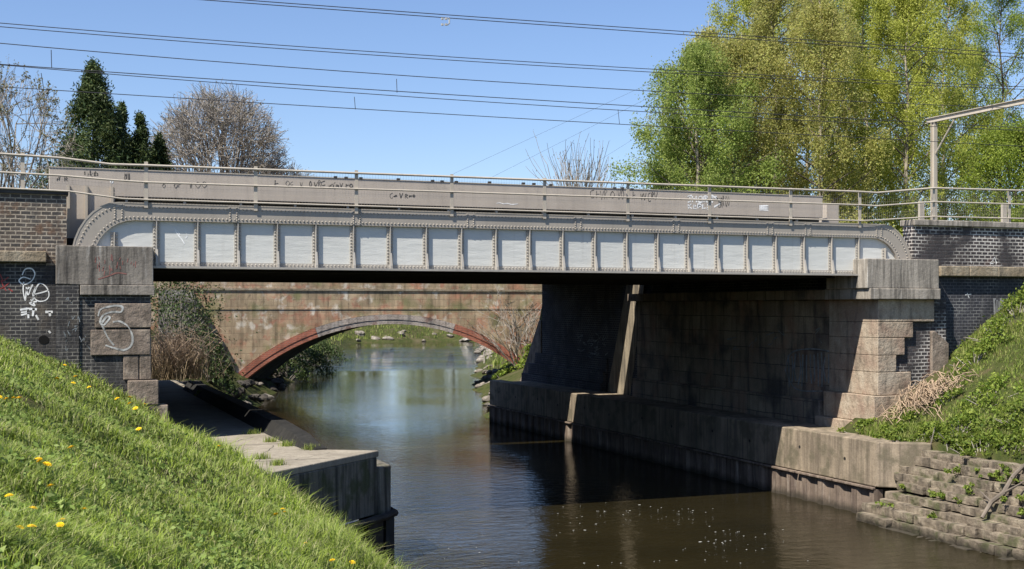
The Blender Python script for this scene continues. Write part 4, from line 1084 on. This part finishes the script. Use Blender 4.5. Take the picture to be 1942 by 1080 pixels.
def dome_tree(name, label, x, y, z, zc_, rx, rz, seed, n1=13, n2=9, n3=9, rad=.3, rmin=.018, buds=0, cat='tree', fork=.14, low=-.25):
    # trunk, limbs, branches and twigs that all reach for the surface of one dome
    rg = random.Random(seed); t_ = thing(name, label, cat, (x, y, z)); tr, cr = MB(), MB(); tips = []
    H = zc_ + rz - z; fk = Vector((x, y, z + H * fork)); C0 = Vector((x, y, zc_))
    tr.tube([(x, y, z - .3), (x + .05, y, z + H * fork * .5), tuple(fk)], [rad * 1.2, rad, rad * .9], 8)
    def surf(d, k): return C0 + Vector((d.x * rx * k, d.y * rx * k, d.z * rz * k))
    def rnd(d, s_): return (d + Vector((rg.gauss(0, s_), rg.gauss(0, s_), rg.gauss(0, s_)))).normalized()
    def curve(p, q, sag, r0, r1, mb, n):
        m1 = p.lerp(q, .4) + Vector((rg.gauss(0, sag), rg.gauss(0, sag), sag * rg.uniform(-.2, 1))); m2 = p.lerp(q, .75) + Vector((rg.gauss(0, sag * .6), rg.gauss(0, sag * .6), sag * .6))
        pts = [p, m1, m2, q]; mb.tube(pts, [max(rmin, r0), max(rmin, r0 * .8), max(rmin, (r0 + r1) * .45), max(rmin * .75, r1)], n, False); return pts
    for i in range(n1):
        f = (i + .5) / n1; cz = low + (1 - low) * f; a = i * 2.4 + rg.uniform(-.3, .3); sn = math.sqrt(max(0, 1 - cz * cz))
        d1 = Vector((sn * math.cos(a), sn * math.sin(a), cz)); p1 = surf(d1, .55 * rg.uniform(.85, 1.15))
        l1 = curve(fk, p1, H * .03, rad * .42, rad * .2, tr, 6)
        for j in range(n2):
            d2 = rnd(d1, .38); st = l1[rg.randint(1, 3)].lerp(l1[3], rg.random() * .7); p2 = surf(d2, rg.uniform(.7, .9))
            l2 = curve(st, p2, H * .014, rad * .15, rad * .07, cr, 4)
            for k in range(n3):
                d3 = rnd(d2, .17); st = l2[rg.randint(1, 2)].lerp(l2[3], rg.random()); p3 = surf(d3, rg.uniform(.84, 1.08)); p3.z += .02 * H * rg.random()
                l3 = curve(st, p3, H * .008, rad * .05, rmin * .7, cr, 3); tips += [l3[2], l3[3]]
                st = l3[1]; curve(st, st.lerp(surf(rnd(d3, .12), 1.0), rg.uniform(.5, .95)), H * .006, rmin, rmin * .7, cr, 3)
    tr.build('trunk', M['bark'], t_, smooth=True); cr.build('twigs', M['twig'], t_)
    if buds:
        rn = np.random.default_rng(seed); T = np.array([tuple(p) for p in tips]); T = T[rn.integers(0, len(T), buds)] + rn.normal(0, .06, (buds, 3)); leaves_mesh('foliage', T, .055, M['bud'], t_, seed)
dome_tree('bare_tree', 'round bare tree with dense pale brown twigs right of the conifer', 14.0, 100, 3.5, 17.2, 5.6, 6.0, 21, 17, 10, 11, buds=3500)
dome_tree('bare_tree', 'low bare tree sloping down to the right of the round bare tree', 18.6, 103, 3.0, 13.0, 5.0, 5.0, 24, 13, 9, 11, rad=.22, buds=2500)
dome_tree('bare_tree', 'tall half bare tree with opening buds left of the conifer', -1.0, 62, 6.0, 12.3, 3.4, 4.6, 33, 12, 7, 5, rad=.17, rmin=.01, buds=5200)
bare_tree('bare_shrub', 'small bare many stemmed shrub left of the birches', 40.9, 90, 9.0, 10.3, .5, 40, limbs=16, levels=3, kids=3, rad=.13, fork=.06, ang=.28, mat='bark', cat='shrub', up0=.2, rmin=.02, buds=500)

def conifer(label, x, y, z, H, R, seed, nl):
    rg = np.random.default_rng(seed); nl = int(nl * 1.7); t_ = thing('conifer', label, 'conifer', (x, y, z), 'dark conifers behind the left brick wall')
    tr = MB(); tr.tube([(x, y, z - .3), (x, y, z + H * .5), (x, y, z + H * .97)], [.28, .16, .03], 8); tr.build('trunk', M['bark_dark'], t_)
    nc = nl // 120; h = rg.uniform(.3, 1, nc); a = rg.uniform(0, 2 * np.pi, nc)
    env = R * (np.clip((1 - h) * 1.35, 0, 1) ** .95) * (.62 + .5 * rg.random(nc))
    q_ = env * rg.uniform(.55, 1, nc)
    c = np.stack([x + q_ * np.cos(a), y + q_ * np.sin(a), z + h * H], -1)
    pick = rg.integers(0, nc, nl); spr = .055 + .1 * (1 - h[pick])
    Pp = c[pick] + rg.normal(0, 1, (nl, 3)) * (spr * R * .75)[:, None] * np.array([.75, .75, 1.2])
    leaves_mesh('foliage', Pp, .15, M['conifer'], t_, seed, .3)
conifer('tallest dark green pointed conifer left of the bare tree', 4.4, 95, 3.5, 19.6, 6.9, 51, 32000)
conifer('slim dark conifer tip just right of the tallest conifer', 6.5, 97, 3.5, 17.4, 3.7, 52, 11000)
conifer('lower bushy conifer touching the round bare tree', 7.7, 96, 3.5, 16.4, 4.4, 53, 13000)
conifer('short dark conifer with twin tips in front of the bare tree', 9.2, 97, 3.5, 15.2, 4.0, 54, 11000)

def birch(label, x, y, z, H, R, seed, nl, leaf, lsize=.068, lo_=.1, strands=800, bark='birch_bark', lean=(0, 0), weep=1.0, name='birch_tree', cat='birch', grp='spring trees behind the bridge'):
    rg = random.Random(seed); rn = np.random.default_rng(seed); nl = int(nl * 5.6); R *= 1.3
    t_ = thing(name, label, cat, (x, y, z), grp)
    tr, cr = MB(), MB()
    tp = [Vector((x, y, z - .3))]
    for i in range(1, 9): tp.append(Vector((x + lean[0] * i / 8 + rg.gauss(0, .12) * i / 4, y + lean[1] * i / 8 + rg.gauss(0, .12), z + H * .95 * i / 8)))
    tr.tube(tp, [.2, .18, .155, .13, .105, .08, .055, .035, .012], 7)
    ends = []
    nb = 46
    for k in range(nb):
        f = lo_ + (.97 - lo_) * (k + rg.random()) / nb; i = min(int(f * 8), 7); p = tp[i].lerp(tp[i + 1], f * 8 - i)
        a = k * 2.4 + rg.uniform(-.5, .5); env = R * (math.sin(math.pi * min(1, (f - lo_) / (1 - lo_) * .8 + .22)) ** .7)
        L = env * rg.uniform(.75, 1.25)
        pts, _ = limb(p, (math.cos(a), math.sin(a), rg.uniform(.5, 1.3)), L * 1.15, rg, 5, .2, .05)
        cr.tube(pts, [.085 * (1 - f * .6), .065 * (1 - f * .4), .045, .032, .02, .01], 4, False)
        for q_ in pts[2:]: ends.append(q_)
        for m_ in range(2):
            s_, _ = limb(pts[rg.randint(2, 4)], (math.cos(a + rg.uniform(-1.3, 1.3)), math.sin(a + rg.uniform(-1.3, 1.3)), rg.uniform(-.1, 1)), L * .5, rg, 4, .3, 0)
            cr.tube(s_, [.018, .014, .01, .007, .005], 3, False); ends.extend(s_[2:])
    E_ = np.array([tuple(p) for p in ends])
    c = E_[rn.integers(0, len(E_), strands)]; Ls = rn.uniform(.5, 2.0, strands) * weep
    pk = rn.integers(0, strands, nl); s_ = rn.random(nl)
    Pp = c[pk] + rn.normal(0, .2 + .18 * (1.2 - weep), (nl, 3)); Pp[:, 2] -= s_ * Ls[pk]
    tr.build('trunk', M[bark], t_, smooth=True); cr.build('limbs', M['limb'], t_)
    leaves_mesh('foliage', Pp, lsize, M[leaf], t_, seed, .6, droop=.5)
bz = 6.0
def tpos(u, Y): return at_y(u, 400, Y)[0], Y
for (u, Y, H, R, seed, nl, leaf, lab, kw) in [
    (1325, 66, 17.0, 2.9, 101, 12000, 'birch_green', 'fresh green birch nearest the open sky', {}),
    (1272, 70, 12.0, 1.8, 102, 4500, 'birch_green', 'shorter slim green birch at the left edge of the trees', {}),
    (1385, 68, 18.2, 2.9, 103, 8500, 'birch_olive', 'olive brown birch hung with catkins beside the green birch', dict(lean=(.8, 0))),
    (1480, 72, 23.5, 3.2, 104, 9000, 'birch_olive', 'tall brownish birch with sparse leaves and pale trunk', dict(lean=(-.6, 0))),
    (1560, 66, 21.0, 3.0, 105, 9000, 'birch_olive', 'olive birch with forked pale limbs in the middle of the trees', {}),
    (1640, 72, 25.5, 3.4, 106, 12000, 'birch_yellow', 'tall yellow green birch above the end of the box beam', {}),
    (1720, 66, 23.0, 3.0, 107, 11000, 'birch_yellow', 'dense yellow green birch left of the steel mast', {}),
    (1790, 74, 26.5, 3.4, 108, 9500, 'birch_yellow', 'tall yellow green birch rising behind the steel mast', {}),
    (1345, 74, 20.5, 3.0, 112, 8000, 'birch_olive', 'slender olive birch behind the green birch', {}),
    (1425, 78, 25.0, 3.4, 113, 9000, 'birch_yellow', 'yellowish birch at the back of the olive birches', {}),
    (1530, 84, 30.0, 4.0, 114, 11000, 'birch_yellow', 'very tall yellow birch at the back in the middle of the trees', {}),
    (1600, 78, 28.0, 3.4, 115, 9000, 'birch_green', 'green birch at the back between olive and yellow birches', {}),
    (1690, 86, 31.0, 4.0, 116, 11000, 'birch_yellow', 'very tall yellow green birch at the back left of the mast', {}),
    (1900, 80, 30.0, 4.2, 109, 9000, 'tree_green', 'tallest bright green tree with open crown right of the mast', dict(bark='bark_dark', weep=.5, name='broadleaf_tree', cat='tree')),
    (1930, 60, 11.5, 2.6, 110, 7500, 'tree_green', 'low bright green tree under the gantry crossbeam', dict(bark='bark_dark', weep=.4, name='broadleaf_tree', cat='tree', lo_=.1)),
    (1850, 84, 24.0, 3.2, 111, 5000, 'birch_green', 'thin crowned tree showing blue sky behind the mast', dict(bark='bark_dark', weep=.7, name='broadleaf_tree', cat='tree')),
]:
    x, y = tpos(u, Y); birch(lab, x, y, bz, H, R, seed, nl, leaf, **kw)
gbk = 'bushes along the far side of the tracks'
for i, (u, Y, rad, h, nl, mt, lab) in enumerate([(1255, 63, 1.7, 3.9, 1500, 'birch_yellow', 'yellow green bush at the foot of the green birch'), (1340, 63, 1.9, 3.6, 1500, 'birch_olive', 'brownish bush below the olive birch'), (1450, 62, 2.2, 4.2, 2000, 'birch_yellow', 'bright yellow green bush above the white tag'),
      (1545, 62, 1.9, 4.0, 1700, 'birch_yellow', 'yellow bush behind the end of the box beam'), (1630, 61, 2.0, 3.9, 1700, 'birch_olive', 'brown twiggy bush left of the bare railing bay'), (1700, 60, 2.0, 3.4, 2000, 'birch_yellow', 'yellow green bush filling the gap beside the blue brick parapet'),
      (1780, 60, 1.9, 3.4, 1600, 'bramble', 'dull green bush behind the foot of the mast'), (1870, 59, 2.2, 3.6, 2200, 'tree_green', 'bright green bush right of the mast'), (1950, 58, 2.0, 3.8, 1800, 'bramble', 'dark green bush at the right frame edge'), (1710, 54, 1.5, 2.1, 1400, 'bramble', 'low scrub seen between girder end and brick parapet')]):
    x, y = tpos(u, Y); bush('track_bush', lab, 'bush', x, y, rad * 1.25, h * 1.1, int(nl * 3), .085, M[mt], 140 + i, gbk, z0=6.6)
for i, (u, Y, rad, h, lab) in enumerate([(40, 60, 1.5, 2.9, 'dark scrub behind the left railing under the budding tree'), (330, 80, 2.2, 6.0, 'brown scrub between conifers and bare tree')]):
    x, y = tpos(u, Y); bush('scrub_bush', lab, 'bush', x, y, rad, h, 1500, .09, M['ivy' if i == 0 else 'bud'], 160 + i, None, z0=6.4 if i == 0 else 4)

gf = 'trees on the far bank beyond the arch bridge'
for i, (u, Y, H, R_, leaf, lab) in enumerate([(560, 215, 13, 4, 'birch_olive', 'olive tree on the far bank left of the bend'), (630, 222, 14, 4.5, 'birch_green', 'green tree on the far bank left of the bend'), (690, 230, 10, 4, 'birch_olive', 'small tree on the far bank at the bend'),
      (800, 226, 13, 4.5, 'birch_yellow', 'yellow green tree on the far bank above the rocks'), (860, 220, 14, 5, 'birch_olive', 'olive tree on the far bank right of the rocks'), (920, 214, 14, 5, 'birch_yellow', 'yellow tree on the far bank at the right of the arch'), (985, 205, 14, 5, 'birch_olive', 'last olive tree on the right far bank')]):
    x, y = tpos(u, Y); birch(lab, x, y, 2.8, H, R_, 300 + i, 1500, leaf, lsize=.2, strands=300, name='bank_tree', cat='tree', grp=gf, lo_=.06, bark='bark_dark')

# ------------------------------------------------------------------ vegetation and rubble upstream
x, y, _ = at_y(325, 620, 66)
t_ = thing('dry_reed_clump', 'tall clump of dry pale reeds at the far end of the shaded path', 'reeds', (x, y, 2.5))
rg = np.random.default_rng(77); n = 2600
Pp = np.stack([x + rg.normal(0, .9, n), y + rg.normal(0, 1.0, n), np.full(n, 2.2)], -1)
blades('leaves', Pp[:900], rg.uniform(.6, 2.2, 900), np.full(900, .016), M['straw'], t_, 5, 1.6)
sm = MB(); rq = random.Random(12)
for k in range(620):
    p = Vector((x + rq.gauss(0, .8), y + rq.gauss(0, .8), 2.2 + rq.uniform(0, 1.6))); a = rq.uniform(0, 6.28); L = rq.uniform(.5, 1.9); ln_ = rq.uniform(.15, 1.1)
    d_ = Vector((math.cos(a) * ln_, math.sin(a) * ln_, 1)).normalized()
    sm.tube([p, p + d_ * L * .5, p + d_ * L * .85 + Vector((math.cos(a), math.sin(a), 0)) * L * .12, p + d_ * L * .95 + Vector((math.cos(a), math.sin(a), -.5)) * L * .3], [.016, .013, .01, .006], 3, False)
sm.build('stems', M['dead_stem'], t_)
bush('ivy_mass', 'dark ivy hanging above the dry reeds', 'ivy', *at_y(335, 560, 69)[:2], 1.4, 6.4, 3400, .075, M['ivy'], 170, None, z0=2.6)
bush('ivy_mass', 'shaded ivy on the bank between reeds and arch bridge', 'ivy', *at_y(395, 690, 74)[:2], 1.7, 2.6, 2600, .1, M['ivy'], 171)
bush('bank_shrub', 'sunlit weeds along the shaded path kerb', 'weeds', 6.1, 47, .5, .45, 500, .06, M['bramble'], 172, z0=2.3)
for i, (u, v, Y, rad, h, nl, mt, lab) in enumerate([(590, 665, 108, 2.4, 2.6, 2200, 'ivy', 'dark leafy shrub on the left bank seen through the arch'), (628, 650, 132, 2.4, 2.6, 1600, 'ivy', 'farther dark shrub at the water edge beyond the arch'), (535, 690, 97, 2.0, 2.2, 1500, 'ivy', 'dark bramble under the left haunch of the arch'),
      (1005, 660, 82.5, .9, 1.6, 800, 'bramble', 'green bush at the right foot of the arch'), (955, 690, 84, .7, .8, 500, 'bramble', 'bright weed patch on the rubble by the river wall')]):
    x, y = at_y(u, v, Y)[:2]; bush('bank_shrub', lab, 'shrub', x, y, rad, h, nl, .11, M[mt], 180 + i, 'shrubs on the river banks by the arch bridge')
x, y = at_y(985, 690, 83.6)[:2]
bare_tree('bare_shrub', 'bare brown twiggy shrub spread over the right side of the arch face', x, y, .8, 6.6, 1.1, 77, limbs=9, levels=4, kids=3, rad=.09, fork=.06, ang=.5, cat='shrub', rmin=.012, buds=350)
n = 26000
X = r.uniform(30, 95, n); Y = r.uniform(196, 245, n); X[: n // 2] = r.uniform(28, 75, n // 2); Y[: n // 2] = r.uniform(92, 200, n // 2)
Z = ground_h(X, Y); ok = (Z > .5) & (np.abs(Y - 89) > 5); X, Y, Z = X[ok], Y[ok], Z[ok]
tag(blades('bank_grass', np.stack([X, Y, Z], -1), r.uniform(.25, .8, len(X)), np.full(len(X), .05), M['grass_rough'], seed=15, lean=.8), 'rough grass on the far river bank seen through the arch', 'grass', kind='stuff')

import bmesh
def rock_mesh(seed):
    me = bpy.data.meshes.new('rock'); bm_ = bmesh.new(); bmesh.ops.create_icosphere(bm_, subdivisions=2, radius=1)
    for v in bm_.verts:
        v.co *= 1 + .35 * mnoise.noise(v.co * 1.1 + Vector((seed * 7.1, 0, 0))) + .15 * mnoise.noise(v.co * 2.7 + Vector((0, seed * 3.3, 0))); v.co.z *= .7
    bm_.to_mesh(me); bm_.free(); me.materials.append(M['rock']); return me
RM = [rock_mesh(k) for k in range(6)]
RD = [rock_mesh(k) for k in range(6)]
for me_ in RD: me_.materials[0] = M['rock_dark']
rg = random.Random(31)
def rock(x, y, z, s, label, group, dark=False):
    o = bpy.data.objects.new('rock', (RD if dark else RM)[rg.randrange(6)]); COL.objects.link(o); o.location = (x, y, z)
    o.scale = (s * rg.uniform(.8, 1.4), s * rg.uniform(.8, 1.4), s * rg.uniform(.7, 1.1)); o.rotation_euler = (rg.uniform(-.3, .3), rg.uniform(-.3, .3), rg.uniform(0, 6))
    tag(o, label, 'rock', group)
for k in range(90):
    Y = rg.uniform(64, 122); x = np.interp(Y, *XL) + rg.uniform(-2.6, .2); rock(x, Y, max(gz(x, Y), -.1) + .05, rg.uniform(.18, .55), 'grey rubble stone on the shaded bank left of the arch', 'rubble on the left bank', rg.random() < .88)
for k in range(30):
    Y = rg.uniform(66, 108); x = np.interp(Y, *XR) + rg.uniform(-.2, 1.8); rock(x, Y, max(gz(x, Y), -.1) + .05, rg.uniform(.18, .45), 'pale rubble stone on the bank at the right foot of the arch', 'rubble on the right bank')
for k in range(60):
    if k < 34: Y = rg.uniform(120, 192); x = np.interp(Y, *XR) + rg.uniform(-.6, 2.2)
    else: x = rg.uniform(46, 76); Y = 199 + rg.uniform(-2.0, 3)
    rock(x, Y, max(gz(x, Y), 0) + .1, rg.uniform(.3, .9), 'stone of the low rocky shore far beyond the arch', 'rocks on the far shore')
for u, v, s in ((728, 1068, .13), (748, 1075, .12), (737, 1080, .1)):
    x, y, z = at_z(u, v, .25); rock(x, y, .2, s, 'pale stone in the grass edge at the foot of the quay', 'stones at the quay foot')
p = at_z(918, 698, 0.0)
s = MB(); s.tube([(p[0], p[1], -.5), (p[0] + .05, p[1], .8), (p[0] - .03, p[1], 1.5)], [.1, .09, .07], 8)
tag(s.build('mooring_post', M['concrete']), 'weathered white post standing at the water edge under the arch', 'post')
# foam flecks
fm = MB(); rg = random.Random(5)
for k in range(100):
    g_ = rg.choice([(1300, 972, 30, 6), (1400, 1010, 45, 8), (1150, 968, 60, 14), (860, 1040, 90, 30), (1360, 1040, 60, 8), (1250, 1068, 200, 8), (1380, 1025, 40, 10), (1090, 1000, 40, 20)])
    u, v = rg.gauss(g_[0], g_[2]), rg.gauss(g_[1], g_[3] * .6)
    if v < 935 or u < 760 or u > 1560: continue
    x, y, _ = at_z(u, v, 0); s_ = rg.uniform(.005, .02) * (1 if rg.random() < .9 else 1.8); m_ = rg.randint(5, 7)
    vs = [(x + s_ * rg.uniform(.7, 1.3) * 1.4 * math.cos(2 * math.pi * j / m_), y + s_ * rg.uniform(.7, 1.3) * math.sin(2 * math.pi * j / m_), .014) for j in range(m_)] + [(x, y, .02)]
    fm.add(vs, [(j, (j + 1) % m_, m_) for j in range(m_)])
tag(fm.build('water_foam', M['foam']), 'white foam flecks drifting on the dark water', 'foam', kind='stuff')
# tufts on the path slab
for i, (u, v, lab) in enumerate([(495, 870, 'dry grass tuft standing on the path slab'), (528, 882, 'low green weed at the front edge of the path slab'), (545, 846, 'weed tuft in the joint at the back edge of the slab'), (480, 823, 'weed tuft where the black flood wall meets the shadow'), (590, 853, 'low weed tuft at the near end of the flood wall'), (515, 838, 'thin weed tuft halfway along the foot of the flood wall'), (455, 888, 'weed tuft growing from the lawn edge onto the slab')]):
    x, y, z = at_z(u, v, 2.585); rg = np.random.default_rng(i); n = 160
    Pp = np.stack([x + rg.normal(0, .1, n), y + rg.normal(0, .07, n), np.full(n, 2.575)], -1)
    tag(blades('grass_tuft', Pp, rg.uniform(.05, .2, n), np.full(n, .006), M['grass_rough'], None, i, .7), lab, 'weed')
